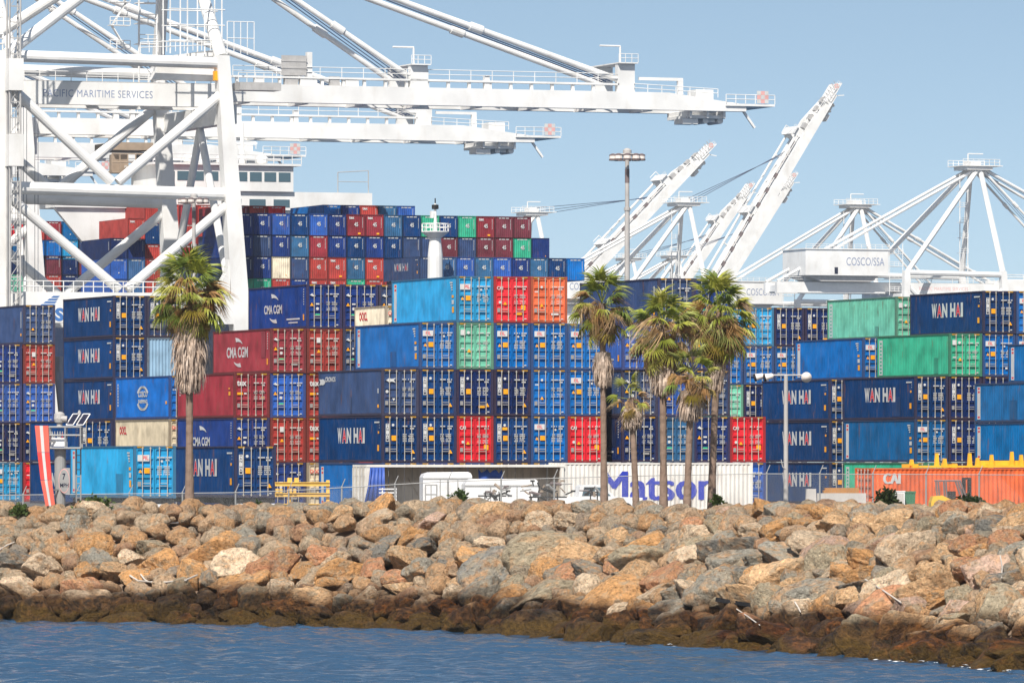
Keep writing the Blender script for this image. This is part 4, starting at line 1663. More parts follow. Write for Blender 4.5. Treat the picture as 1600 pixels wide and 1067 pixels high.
pb = P(1228, 790, 300)
t = thing('street_light', 'grey street light pole with two side floodlights behind the rocks', 'street light', (pb.x, 300, YARD))
zt = P(0, 586, 300).z - YARD
g = MB()
g.tube((0, 0, 0), (0, 0, zt), 0.115, 0.09, n=12)
obj('pole', g, M['pole'], t)
g = MB()
g.tube((-1.05, 0, zt), (0.85, 0, zt), 0.035, n=8)
obj('crossarm', g, M['pole'], t)
for x, dirx in ((-1.25, -1), (-0.82, -1), (0.92, 1)):
    big = x > 0
    g = MB()
    prof = [(0.05, -0.28), (0.12, -0.2), (0.22 if big else 0.15, 0.05), (0.24 if big else 0.17, 0.12)]
    gm_ = MB().lathe(prof, (0, 0, 0), 14)
    rot = Matrix.Rotation(R(100), 3, 'X') if big else Matrix.Rotation(R(-105), 3, 'Y')
    gm_.v = [tuple(rot @ Vector(v) + Vector((x, 0, zt - 0.08))) for v in gm_.v]
    fl = obj('floodlight', gm_, M['lamp'], t, smooth=True)
    if not big:
        g = MB().lathe([(0.165, 0.10), (0.18, 0.13), (0.16, 0.2)], (0, 0, 0), 14)
        g.v = [tuple(rot @ Vector(v) + Vector((x, 0, zt - 0.08))) for v in g.v]
        obj('hood', g, M['black'], fl)
g = MB()
g.path([(0, -0.1, 0.62 * zt * 0.62), (-0.15, -0.12, 0.62 * zt * 0.64), (-0.22, -0.12, 0.62 * zt * 0.72)], 0.02)
obj('hook', g, M['pole'], t)

# ------------------------------------------------------------------ ship-to-shore cranes
GA = 30.5       # rail gauge
GB = 27.0       # portal width along the quay
B1, B2 = 9.5, 17.5


def rails(mb, a, b_, n, h=1.15, r=0.05):
    """a handrail from a to b_ with n bays"""
    a, b_ = Vector(a), Vector(b_)
    for zz in (h * 0.5, h):
        mb.tube(a + Vector((0, 0, zz)), b_ + Vector((0, 0, zz)), r, n=5)
    for i in range(n + 1):
        p = a.lerp(b_, i / n)
        mb.tube(p, p + Vector((0, 0, h)), r, n=5)


def crane(label, a0, b0, boom=109.0, apex=72.5, raise_deg=0.0, near=False, house=True, gtext=None, htext='COSCO/SSA', fine=True, tcol='faint_blue', trolley=None, bdepth=2.3):
    base = AB(a0, b0, YARD)
    t = thing('ship_to_shore_crane', label, 'crane', base, R(YAW), 'white ship-to-shore cranes')
    W_ = M['crane']
    seg = 14 if near else 8

    def tube(name, a, b_, r, r2=None, m=W_, n=None):
        g = MB()
        g.tube(a, b_, r, r2, n=n or seg)
        return obj(name, g, m, t, smooth=False)

    # legs
    for bx in (0.0, GB):
        for ax in (0.0, GA):
            lo, hi = [], []
            dx = 2.6 if ax > 0 else -1.0
            for (sx, sy) in ((-1, -1), (1, -1), (1, 1), (-1, 1)):
                lo.append((ax + dx + sx * 1.45, bx + sy * 1.2, 3.2))
                hi.append((ax + (0.7 if ax > 0 else -0.3) + sx * 1.15, bx + sy * 1.0, 24.0))
            g = MB()
            g.hexa(lo, hi)
            hi2 = [(ax - (1.5 if ax > 0 else -0.3) + sx * 0.82, bx + sy * 0.85, 54.6) for (sx, sy) in ((-1, -1), (1, -1), (1, 1), (-1, 1))]
            g.hexa([(x * 1.0, y, 24.01) for x, y, z in hi], hi2)
            obj('leg', g, W_, t)
            g = MB()
            g.box(ax + dx - 1.6, bx - 5.5, 0.2, ax + dx + 1.6, bx + 5.5, 1.2)
            g.box(ax + dx - 1.9, bx - 2.5, 1.2, ax + dx + 1.9, bx + 2.5, 3.2)
            obj('bogie', g, M['crane_grey'], t)
    # portal beams
    for bx in (0.0, GB):
        g = MB()
        g.box(-1.6, bx - 1.0, 20.4, GA + 2.4, bx + 1.0, 24.3)
        obj('portal_beam', g, W_, t)
        # gusset at the waterside knee
        g = MB()
        g.prism([(GA - 2.6, 24.31), (GA - 0.6, 24.31), (GA - 0.6, 29.5), (GA - 1.0, 27.0)], bx - 0.8, bx + 0.8)
        obj('knee_plate', g, W_, t)
        tube('tie_tube', (0.6, bx, 37.4), (GA - 0.4, bx, 36.9), 0.82)
        tube('top_tube', (0.5, bx, 54.0), (GA - 0.6, bx, 53.6), 0.75)
        mx_ = GA * 0.485
        tube('diagonal_tube', (0.6, bx, 50.5), (mx_ - 0.4, bx, 38.3), 0.66)
        tube('diagonal_tube', (GA - 0.7, bx, 50.3), (mx_ + 0.4, bx, 38.3), 0.66)
        tube('diagonal_tube', (0.7, bx, 36.4), (mx_ + 0.6, bx, 24.7), 0.62)
        tube('diagonal_tube', (GA - 0.2, bx, 36.0), (mx_ + 1.6, bx, 24.7), 0.62)
    for ax in (0.0, GA):
        g = MB()
        g.box(ax - 0.9, 1.0, 46.0, ax + 0.9, GB - 1.0, 48.4)
        obj('cross_beam', g, W_, t)
        g = MB()
        g.box(ax - 0.6, 1.0, 20.8, ax + 0.6, GB - 1.0, 23.8)
        obj('sill_beam', g, W_, t)
        tube('side_brace', (ax, 1.0, 24.5), (ax, GB / 2, 45.8), 0.5)
        tube('side_brace', (ax, GB - 1.0, 24.5), (ax, GB / 2, 45.8), 0.5)
    # portal walkway rail
    g = MB()
    rails(g, (-1.4, -0.9, 24.31), (GA - 3, -0.9, 24.31), 22 if near else 8, 1.35, 0.07)
    obj('handrail', g, W_, t)
    # main girders between the legs and landward
    for by in (B1, B2):
        g = MB()
        g.box(-34.0, by - 0.7, 48.5, GA + 1.5, by + 0.7, 51.4)
        go = obj('girder', g, W_, t)
        if by == B1 and gtext:
            e = MB()
            text_on(e, gtext, (8.0, by - 0.712, 49.45), EX, EZ, 14.6, 0.95, 0, 0.0, 1.08)
            obj('girder_lettering', e, M[tcol], go)
    g = MB()
    for ax in (-33, -20, -8, 6, 16, 26):
        g.box(ax, B1 + 0.7, 48.9, ax + 0.8, B2 - 0.7, 50.6)
    obj('girder_ties', g, W_, t)
    g = MB()
    g.box(-32, B1 - 0.6, 51.42, GA, B1 + 1.6, 51.52)
    obj('walkway', g, M['crane_grey'], t)
    g = MB()
    rails(g, (-32, B1 - 0.55, 51.52), (GA, B1 - 0.55, 51.52), 30 if near else 10, 1.2, 0.06 if near else 0.08)
    obj('handrail', g, W_, t)
    if house:
        g = MB()
        g.box(-27, 5.5, 53.2, -2.5, 21.5, 60.2)
        g.box(-27.3, 5.2, 60.2, -2.2, 21.8, 60.5)
        ho = obj('machinery_house', g, W_, t)
        g = MB()
        g.prism([(-26, 53.19), (-5, 53.19), (-7, 51.6), (-22, 51.6)], 6.5, 20.5)
        obj('house_floor', g, M['crane_grey'], ho)
        if htext:
            e = MB()
            text_on(e, htext, (-15.0, 5.48, 55.9), EX, EZ, 11.2, 2.2, 0, 0.0)
            obj('house_lettering', e, M['faint_blue'], ho)
        g = MB()
        g.box(-18.5, 5.44, 53.6, -17.5, 5.49, 55.4)
        obj('house_door', g, M['dark'], ho)
        g = MB()
        rails(g, (-27, 5.2, 60.5), (-2.5, 5.2, 60.5), 12, 1.1, 0.07)
        obj('handrail', g, W_, ho)
        g = MB()
        for k in range(4):
            g.box(-2.3, 5.5, 49 + k * 3.4, 1.8, 9, 49.15 + k * 3.4)
            rails(g, (-2.2, 5.5, 49.15 + k * 3.4), (1.8, 5.5, 49.15 + k * 3.4), 3, 1.1, 0.06)
        for x in (-2.2, 1.7):
            g.tube((x, 5.6, 48), (x, 5.6, 62), 0.1, n=5)
        obj('stair_tower', g, W_, t)
    # A-frame
    ap = [Vector((GA - 3.6, B1 + 1.2, apex)), Vector((GA - 3.6, B2 - 1.2, apex))]
    for i, bx in enumerate((0.0, GB)):
        tube('mast_tube', (GA - 1.5, bx, 54.4), ap[i], 0.85, 0.7)
        tube('back_leg', (0.6, bx, 54.2), ap[i], 0.72)
        tube('back_stay', (-33.5, (B1, B2)[i], 51.6), ap[i] - Vector((0.8, 0, 0.6)), 0.42)
    g = MB()
    g.box(GA - 8.0, B1 - 0.5, apex - 0.9, GA - 0.4, B2 + 0.5, apex + 0.3)
    g.box(GA - 6.0, B1 + 1.5, apex + 0.3, GA - 3.0, B2 - 1.5, apex + 1.6)
    ho = obj('apex_head', g, W_, t)
    g = MB()
    for q in ((GA - 8, B1 - 0.5), (GA - 0.4, B1 - 0.5)):
        pass
    rails(g, (GA - 9.5, B1 - 1.0, apex + 0.3), (GA + 1.5, B1 - 1.0, apex + 0.3), 7, 1.6, 0.09)
    rails(g, (GA - 9.5, B2 + 1.0, apex + 0.3), (GA + 1.5, B2 + 1.0, apex + 0.3), 7, 1.6, 0.09)
    g.box(GA - 9.6, B1 - 1.1, apex + 0.05, GA + 2.4, B2 + 1.1, apex + 0.28)
    g.path([(GA - 6, 13, apex + 1.6), (GA - 6, 13, apex + 3.6), (GA - 1.5, 13, apex + 3.6)], 0.18)
    obj('apex_platform', g, W_, ho)
    g = MB()
    rails(g, (GA - 9.0, B2, 54.4), (GA - 5.5, B2, apex - 8), 1, 0.1, 0.01)
    # ladder tower behind the mast
    lad = MB()
    x0 = GA - 8.5
    for k in range(7):
        z = 51.4 + k * (apex - 54) / 7
        lad.box(x0, 13, z, x0 + 2.6, 15, z + 0.12)
        rails(lad, (x0, 13, z + .12), (x0 + 2.6, 13, z + .12), 2, 1.1, 0.06)
    for dx in (0.1, 2.5):
        lad.tube((x0 + dx, 13.1, 51.4), (x0 + dx, 13.1, apex - 2), 0.14, n=6)
    obj('mast_stair', lad, W_, t)
    # boom: built level, then turned about its hinge
    hinge = Vector((GA + 2.2, 0, 49.5))
    rot = Matrix.Rotation(-R(raise_deg), 4, 'Y')
    T = Matrix.Translation(hinge) @ rot @ Matrix.Translation(-hinge)

    def bpart(name, g, m=W_, parent=None):
        if raise_deg:
            g.v = [tuple(T @ Vector(v)) for v in g.v]
        return obj(name, g, m, parent or t)

    tip = boom - 4.0
    for by in (B1, B2):
        g = MB()
        zb = 49.3
        hb = bdepth
        g.prism([(GA + 1.6, zb), (tip, zb), (tip, zb + 0.9), (tip - 11, zb + hb), (GA + 1.6, zb + hb)], by - 0.75, by + 0.75)
        bpart('boom_girder', g)
    g = MB()
    n = int((tip - GA) / 8)
    for k in range(n):
        x = GA + 5 + k * 8
        g.box(x, B1 + 0.75, 49.2, x + 0.7, B2 - 0.75, 50.2)
    bpart('boom_ties', g)
    g = MB()
    g.box(GA + 3, B1 - 0.5, 52.45, boom - 22, B1 + 0.9, 52.7)
    nb = int((boom - 22 - GA - 3) / 2.9)
    for k in range(nb):
        x = GA + 3.5 + k * 2.9
        g.box(x, B1 - 0.3, 51.6, x + 0.35, B1 + 0.2, 52.45)
    bo = bpart('boom_walkway', g)
    g = MB()
    rails(g, (GA + 3, B1 - 0.45, 52.7), (boom - 22, B1 - 0.45, 52.7), nb if fine else nb // 2, 1.25, 0.055 if near else 0.12)
    rails(g, (boom - 20, B1 - 0.6, 51.6), (boom - 8, B1 - 0.6, 51.1), 6, 1.1, 0.055 if near else 0.075)
    bpart('handrail', g)
    in_a, out_a = boom - 50.0, boom - 21.0
    for xa, hh in ((in_a, 3.6), (out_a, 4.4)):
        for by in (B1, B2):
            g = MB()
            g.box(xa - 1.2, by - 0.5, 50.9, xa + 1.2, by + 0.5, 50.9 + hh)
            bpart('stay_bracket', g)
        g = MB()
        g.box(xa - 1.3, B1 - 1.2, 50.9 + hh, xa + 1.4, B2 + 1.2, 51.05 + hh)
        rails(g, (xa - 1.3, B1 - 1.2, 51.05 + hh), (xa + 1.4, B1 - 1.2, 51.05 + hh), 3, 1.1, 0.05)
        g.path([(xa + 0.3, 12, 51 + hh), (xa + 0.3, 12, 53.4 + hh), (xa - 2.6, 12, 53.4 + hh)], 0.13)
        bpart('bracket_platform', g)
    if near:
        for xa, hh in ((in_a - 15.0, 5.0), (in_a - 17.5, 4.2), (in_a + 9.5, 2.4)):
            g = MB()
            g.box(xa - 0.35, B1 - 0.35, 50.9, xa + 0.35, B1 + 0.35, 50.9 + hh)
            bpart('post', g)
    # boom tip platform and checkered board, hanging end stop
    g = MB()
    g.box(tip - 3, B1 - 1, 50.0, boom, B2 + 1, 50.3)
    rails(g, (tip - 3, B1 - 1, 50.3), (boom, B1 - 1, 50.3), 5, 1.2, 0.06)
    g.box(tip - 9.5, B1 - 0.2, 50.9, tip - 8.8, B1 + 0.4, 53.4)
    g.box(tip - 15, B1 - 0.1, 53.2, tip - 8.8, B1 + 0.3, 53.6)
    g.box(tip - 6.5, B1 + 1, 50.6, tip - 4.0, B1 + 4, 52.2)
    bpart('boom_tip_platform', g)
    g = MB()
    for i in range(3):
        for j in range(3):
            g.box(boom - 2.6 + i * 0.55, B1 - 1.1, 50.4 + j * 0.55, boom - 2.06 + i * 0.55, B1 - 1.03, 50.94 + j * 0.55, (i + j) % 2)
    g2 = bpart('checkered_board', g, [M['decal'], M['faint_red']])
    g = MB()
    g.bar((tip - 0.3, B1, 49.6), (tip + 1.5, B1, 47.2), 0.3, 0.3)
    bpart('end_stop', g)
    g = MB()
    g.box(tip - 8, B1 + 0.5, 48.35, tip - 2.5, B2 - 0.5, 48.75)
    g.box(tip - 8.6, B1 + 0.5, 47.6, tip - 6.4, B1 + 3.5, 48.3)
    g.box(tip - 5.4, B1 + 1.5, 47.9, tip - 3.6, B1 + 4.5, 48.34)
    for k in range(3):
        g.box(tip - 7.8 + k * 2.4, B1 - 0.1, 48.4, tip - 7.5 + k * 2.4, B2, 49.35)
        g.tube((tip - 7.2 + k * 2.1, B1 + 1, 48.1), (tip - 7.2 + k * 2.1, B1 + 5, 48.1), 0.42, n=10)
    bpart('tip_sheave_frame', g)
    # stays
    if raise_deg == 0:
        for i, by in enumerate((B1, B2)):
            for xa, hh, r_ in ((in_a, 3.0, 0.36), (out_a, 3.6, 0.40)):
                e_ = Vector((xa, by, 50.9 + hh - 1.6))
                tube('fore_stay', ap[i], e_, r_)
                d_ = (e_ - ap[i])
                for f_ in (0.33, 0.66):
                    m_ = ap[i] + d_ * f_
                    tube('stay_joint', m_ - d_.normalized() * 0.9, m_ + d_.normalized() * 0.9, r_ * 1.5)
        for k in range(4):
            tube('hoist_rope', ap[0] + Vector((0, 1 + k * 1.2, 0.8)), (out_a - 1.0, B1 + 1.5 + k * 1.4, 53.2), 0.09, m=M['rope'], n=5)
        for k in range(3):
            tube('hoist_rope', ap[0] + Vector((0, 1 + k * 1.4, 0.8)), (in_a - 1.0, B1 + 1.5 + k * 1.6, 52.6), 0.07, m=M['rope'], n=5)
    else:
        for k in range(3):
            e_ = T @ Vector((out_a - 9 + k * 1.5, B1 + 1 + k * 2.2, 54.5 - k * 0.9))
            tube('hoist_rope', ap[0] + Vector((0, k * 1.4, 1.6 - k * 1.2)), e_, 0.1, m=M['rope'], n=5)
        for by in (B1, B2):
            g = MB()
            g.tube((GA + 6, by, 54.0), (out_a, by, 54.2), 0.36, n=8)
            for x in (in_a - 12, in_a, out_a - 8):
                g.bar((x, by, 50.9), (x, by, 54.2), 0.3, 0.5)
            bpart('folded_stay', g)
        g = MB()
        g.box(GA + 6, B1 + 1.2, 50.6, out_a, B2 - 1.2, 50.9)
        bpart('boom_floor', g, M['crane_grey'])
        g = MB()
        g.tube((GA + 4, B1 - 0.3, 53.3), (boom - 24, B1 - 0.3, 53.3), 0.22, n=6)
        for q in range(9):
            g.box(GA + 6 + q * 5.5, B1 - 0.6, 52.75, GA + 7.6 + q * 5.5, B1 + 0.2, 53.6)
        bpart('cable_tray', g, M['lamp_dark'])
        for q in range(4):
            g = MB()
            g.box(boom - 19 + q * 3.4, B1 - 0.6, 52.5, boom - 17.2 + q * 3.4, B1 + 1.5, 53.9 - 0.3 * q)
            bpart('equipment_box', g, M['crane_grey'])
        g = MB()
        for q in range(6):
            g.bar((boom - 8 + q * 1.2, B1 - 0.9, 50.6), (boom - 8 + q * 1.2, B1 - 0.9, 53.2), 0.16, 0.16)
            g.bar((boom - 8 + q * 1.2, B1 - 0.9, 50.8), (boom - 6.8 + q * 1.2, B1 - 0.9, 53.0), 0.12, 0.12)
        bpart('tip_lattice', g, M['crane_grey'])
    if trolley is not None:
        g = MB()
        g.box(trolley - 3, B1 - 0.5, 47.2, trolley + 3, B2 + 0.5, 48.3)
        tr_ = obj('trolley', g, M['cab'], t)
        g = MB()
        g.box(trolley + 1.2, B1 - 1.5, 44.2, trolley + 3.6, B1 + 2, 46.9)
        obj('operator_cab', g, M['dark'], tr_)
        g = MB()
        rails(g, (trolley - 3.5, B1 - 1.6, 44.2), (trolley + 1.2, B1 - 1.6, 44.2), 4, 2.4, 0.1)
        g.box(trolley - 3.5, B1 - 1.6, 43.9, trolley + 3.6, B1 + 2, 44.15)
        g.box(trolley - 2.8, B1 + 0.5, 44.2, trolley - 0.5, B1 + 2, 46.6)
        obj('service_platform', g, M['cab'], tr_)
    return t


c1 = crane('nearest white crane with grey lettering on its girder, at left', 0, 0, 109.0, 72.5, 0, near=True, gtext='PACIFIC MARITIME SERVICES', house=True)
crane('second white crane at left, its boom just under the nearest one', 0, 90, 113.0, 74.5, 0, near=True, gtext=None, trolley=48.0)
crane('third white crane at left, short boom end above the ship bridge', 0, 160, 97.5, 72.5, 0, fine=True)
crane('fourth white crane at left, mostly hidden behind the nearer legs', 0, 222, 86.0, 72.5, 0, fine=False)
# details on the nearest crane: lift shaft on the landside leg and company letters on the portal beam
g = MB()
for x, y in ((0.9, -2.4), (2.3, -2.4), (0.9, -1.2), (2.3, -1.2)):
    g.tube((x - 0.6, y, 0), (x - 0.6, y, 66), 0.13, n=6)
for k in range(33):
    z = k * 2.0
    g.box(0.25, -2.45, z, 1.75, -2.35, z + 0.14)
    g.bar((0.3, -2.4, z), (1.7, -2.4, z + 2.0), 0.08, 0.08)
obj('lift_shaft', g, M['crane_grey'], c1)
for z in (40.0, 49.5):
    g = MB()
    g.box(0.1, -2.8, z, 2.0, -1.0, z + 4.0)
    obj('lift_landing', g, M['crane'], c1)
g = MB()
text_on(g, 'CMS', (3.2, -1.012, 20.6), EX, EZ, 4.6, 1.7, 0, 0.05)
for k in range(4):
    g.add([(4.6 + k * 0.5, -1.012, 22.5 + k * 0.35), (6.4 + k * 0.2, -1.012, 22.5 + k * 0.35), (6.7 + k * 0.2, -1.012, 22.75 + k * 0.35), (4.9 + k * 0.5, -1.012, 22.75 + k * 0.35)], [(0, 1, 2, 3)])
obj('portal_lettering', g, paint('blue_emblem', (0.05, 0.16, 0.42, 1)), c1)
for k in range(6):
    g = MB()
    g.tube((2.6 + k * 0.75, 3.0 + (k % 2) * 4, 24.4), (2.6 + k * 0.75, 3.0 + (k % 2) * 4, 48.4), 0.035, n=5)
    obj('hanging_cable', g, M['rope'], c1)
g = MB()
for k in range(5):
    z = 56 + k * 3.0
    x0_ = 18.6 + (k % 2) * 1.9
    g.box(18.2, 13, z, 20.9, 14.2, z + 0.1)
    rails(g, (18.2, 13, z + 0.1), (20.9, 13, z + 0.1), 3, 1.0, 0.06)
    g.bar((18.6 if k % 2 else 20.5, 13.6, z), (20.5 if k % 2 else 18.6, 13.6, z + 3.0), 0.7, 0.12)
obj('zigzag_stair', g, M['crane'], c1)
g = MB()
rails(g, (GA + 0.3, -1.5, 51.2), (GA + 6.0, -1.5, 51.2), 5, 1.2, 0.06)
rails(g, (GA - 1.0, -0.9, 54.7), (GA + 2.6, -0.9, 54.7), 4, 4.2, 0.06)
rails(g, (GA - 12.0, 0.9, 54.8), (GA - 1.5, 0.9, 55.4), 9, 1.3, 0.06)
obj('handrail', g, M['crane'], c1)
for k in range(5):
    g = MB()
    x0_ = GA + 6 + k * 3.1 + (k % 2)
    g.box(x0_, B1 - 0.4, 51.62, x0_ + 1.3 + 0.5 * (k % 3), B1 + 0.3, 52.4 + 0.4 * (k % 2))
    obj('equipment_box', g, M['crane_grey'] if k % 2 else M['crane'], c1)
g = MB()
g.box(GA + 9.6, B1 - 0.5, 52.8, GA + 13.0, B1 - 0.4, 55.4)
for k in range(3):
    g.box(GA + 9.5, B1 - 0.56, 52.8 + k * 0.9, GA + 13.1, B1 - 0.5, 52.95 + k * 0.9)
obj('screen_panel', g, M['crane_grey'], c1)
# lattice service tower and sloped head plate by the waterside leg of the nearest crane
g = MB()
for x in (22.5, 24.8, 27.1, 29.4):
    for y in (1.0, 4.0):
        g.tube((x, y, 54.8), (x, y, 63.5 + (x - 22) * 0.25), 0.10, n=5)
for z in (56.5, 58.5, 60.5, 62.5):
    for y in (1.0, 4.0):
        g.tube((22.3, y, z), (29.8, y, z), 0.08, n=5)
obj('service_tower', g, M['crane'], c1)
g = MB()
g.prism([(20.5, 51.5), (29.8, 51.5), (29.8, 55.6), (21.5, 54.4)], 2.0, 3.6)
obj('head_plate', g, M['crane'], c1)
g = MB()
g.box(GA + 0.5, -1.6, 50.2, GA + 6.0, 1.4, 51.2)
obj('leg_platform', g, M['crane_grey'], c1)
g = MB()
g.box(GA - 2.6, -0.5, 51.4, GA - 2.1, 0.1, 52.6)
obj('orange_winch', g, M['orange'], c1)

# far terminal cranes


def far_crane(label, px_apex, D, apex_z, boom, deg, gtext=None):
    """stand the crane so that its apex appears at this bearing and distance"""
    ap_w = Vector((PX(px_apex, D), D, 0))
    rel = ap_w - O_A
    a = rel.dot(U) - (GA - 3.6)
    b_ = rel.dot(V) - 13.0
    return crane(label, a, b_, boom, apex_z - YARD, deg, near=False, gtext=gtext, fine=False, tcol='faint_red', bdepth=3.2)


far_crane('far white crane at right with faded red girder lettering and boom lowered', 1525, 1825, 87.0, 109, 0, 'PACIFIC MARITIME SERVICES')
far_crane('far white crane behind the machinery house, second from right', 1340, 2150, 89.0, 109, 0)
far_crane('far white crane with the tallest raised boom', 1072, 2082, 87.0, 118, 57.5)
far_crane('far white crane behind the lamp mast with boom raised at a low angle', 835, 2163, 87.0, 113, 45)
far_crane('most distant white crane with short raised boom left of the tallest boom', 985, 2650, 87.0, 112, 54)
far_crane('most distant white crane with raised boom just right of the tallest boom', 1056, 2620, 87.0, 113.5, 56)

# ------------------------------------------------------------------ container ship
ship = thing('container_ship', 'large container ship with white bridge moored behind the nearest crane', 'ship', AB(34, 0, 0), R(YAW))
g = MB()
BW = 47.0
deck = 19.0
ring_lo = [(BW / 2 - 3, -38), (BW / 2 + 3, -38), (BW - 6, -8), (BW - 1, 30), (BW - 1, 300), (1, 300), (1, 30), (6, -8)]
ring_hi = [(BW / 2 - 6, -50), (BW / 2 + 6, -50), (BW - 2, -12), (BW, 30), (BW, 300), (0, 300), (0, 30), (2, -12)]
n = len(ring_lo)
g.add([(x, y, -2) for x, y in ring_lo] + [(x, y, deck) for x, y in ring_hi], [(k, (k + 1) % n, (k + 1) % n + n, k + n) for k in range(n)] + [tuple(range(n, 2 * n))])
obj('hull', g, M['hull'], ship)
g = MB()
for yb in range(12, 290, 15):
    g.box(1.0, yb + 0.2, deck, BW - 1.0, yb + 13.6, deck + 2.2)
obj('hatch_covers', g, M['hull'], ship)
# accommodation and bridge at y 93..104
y0, y1 = 88.0, 100.0
g = MB()
g.box(9, y0, deck, BW - 9, y1, 42.0)
obj('accommodation', g, M['crane'], ship)
g = MB()
g.box(-1.0, y0 - 0.5, 42.0, BW - 1.0, y1 - 4, 44.6)
obj('bridge_wing', g, M['crane'], ship)
g = MB()
g.box(14, y0 - 1.0, 44.6, BW - 13.0, y1, 48.2)
wh_ = obj('wheelhouse', g, M['crane'], ship)
for k in range(9):
    g = MB()
    x = 14.6 + k * 2.15
    g.box(x, y0 - 1.06, 46.0, x + 1.75, y0 - 0.96, 47.3)
    obj('window', g, M['glass'], wh_)
g = MB()
g.box(13, y0 - 1.6, 48.2, BW - 12, y1 + 0.5, 48.5)
rails(g, (13, y0 - 1.6, 48.5), (BW - 12, y0 - 1.6, 48.5), 16, 1.2, 0.06)
obj('wheelhouse_roof', g, M['crane'], wh_)
g = MB()
g.prism([(-1, 42.0), (9, 42.0), (9, 31.0), (5.5, 34.5)], y0, y0 + 1.0)
obj('wing_bracket', g, M['crane'], ship)
for q in range(3):
    g = MB()
    g.box(24 + q * 3.6, y0 - 0.55, 42.4, 26.4 + q * 3.6, y0 - 0.45, 43.5)
    obj('window', g, M['glass'], ship)
for xm, hm in ((22, 56.0), (28, 54.5), (17, 52.0)):
    g = MB()
    g.tube((xm, y0 + 4, 48.4), (xm, y0 + 4, hm), 0.45, 0.2, n=8)
    g.box(xm - 2.2, y0 + 3.8, hm - 3, xm + 2.2, y0 + 4.2, hm - 2.7)
    g.box(xm - 1.5, y0 + 3.8, hm - 5, xm + 1.5, y0 + 4.2, hm - 4.7)
    g.lathe([(0.1, 0), (0.8, 0.4), (0.9, 1.0), (0.4, 1.5), (0.05, 1.6)], (xm + 3, y0 + 4, 48.5), 10)
    obj('radar_mast', g, M['crane'], ship)
g = MB()
g.path([(BW - 6, y0, 44.6), (BW - 6, y0, 47.5), (BW - 1.4, y0, 47.8), (BW - 1.4, y0, 44.6)], 0.07)
g.tube((BW - 6, y0, 46.2), (BW - 1.4, y0, 46.2), 0.05, n=5)
obj('wing_rail', g, M['crane_grey'], ship)
# foremast
ml = Vector(((PX(680, 838) - AB(34, 0).x), 838 - AB(34, 0).y, 0))
mx0, my0 = ml.dot(U), ml.dot(V)
kz = 838 / F
Z = lambda py: H + (HY - py) * kz
g = MB()
g.lathe([(1.1, deck), (0.95, Z(400)), (0.72, Z(372))], (mx0, my0, 0), 14)
fm = obj('foremast', g, M['crane'], ship)
g = MB()
g.lathe([(0.7, Z(373)), (1.75, Z(363)), (1.75, Z(361.5)), (0.6, Z(361))], (mx0, my0, 0), 14)
for k in range(12):
    a0, a1 = 2 * math.pi * k / 12, 2 * math.pi * (k + 1) / 12
    A_, B_ = Vector((mx0 + 1.7 * math.cos(a0), my0 + 1.7 * math.sin(a0), Z(361.5))), Vector((mx0 + 1.7 * math.cos(a1), my0 + 1.7 * math.sin(a1), Z(361.5)))
    g.tube(A_, A_ + Vector((0, 0, 0.95)), 0.05, n=5)
    for h_ in (0.5, 0.95):
        g.tube(A_ + Vector((0, 0, h_)), B_ + Vector((0, 0, h_)), 0.05, n=5)
obj('mast_platform', g, M['crane'], fm)
g = MB()
g.tube((mx0, my0, Z(361)), (mx0, my0, Z(318)), 0.22, 0.15, n=8)
g.box(mx0 - 0.6, my0 - 0.3, Z(341), mx0 - 0.3, my0 + 0.3, Z(330))
obj('mast_pole', g, M['crane'], fm)
g = MB()
g.lathe([(0.4, Z(327)), (0.45, Z(326)), (0.45, Z(320.5)), (0.3, Z(320))], (mx0, my0, 0), 10)
g.tube((mx0, my0, Z(318)), (mx0, my0, Z(310)), 0.08, n=6)
obj('mast_lamp', g, M['black'], fm)
# cargo supports below the visible tiers
_sb = {}


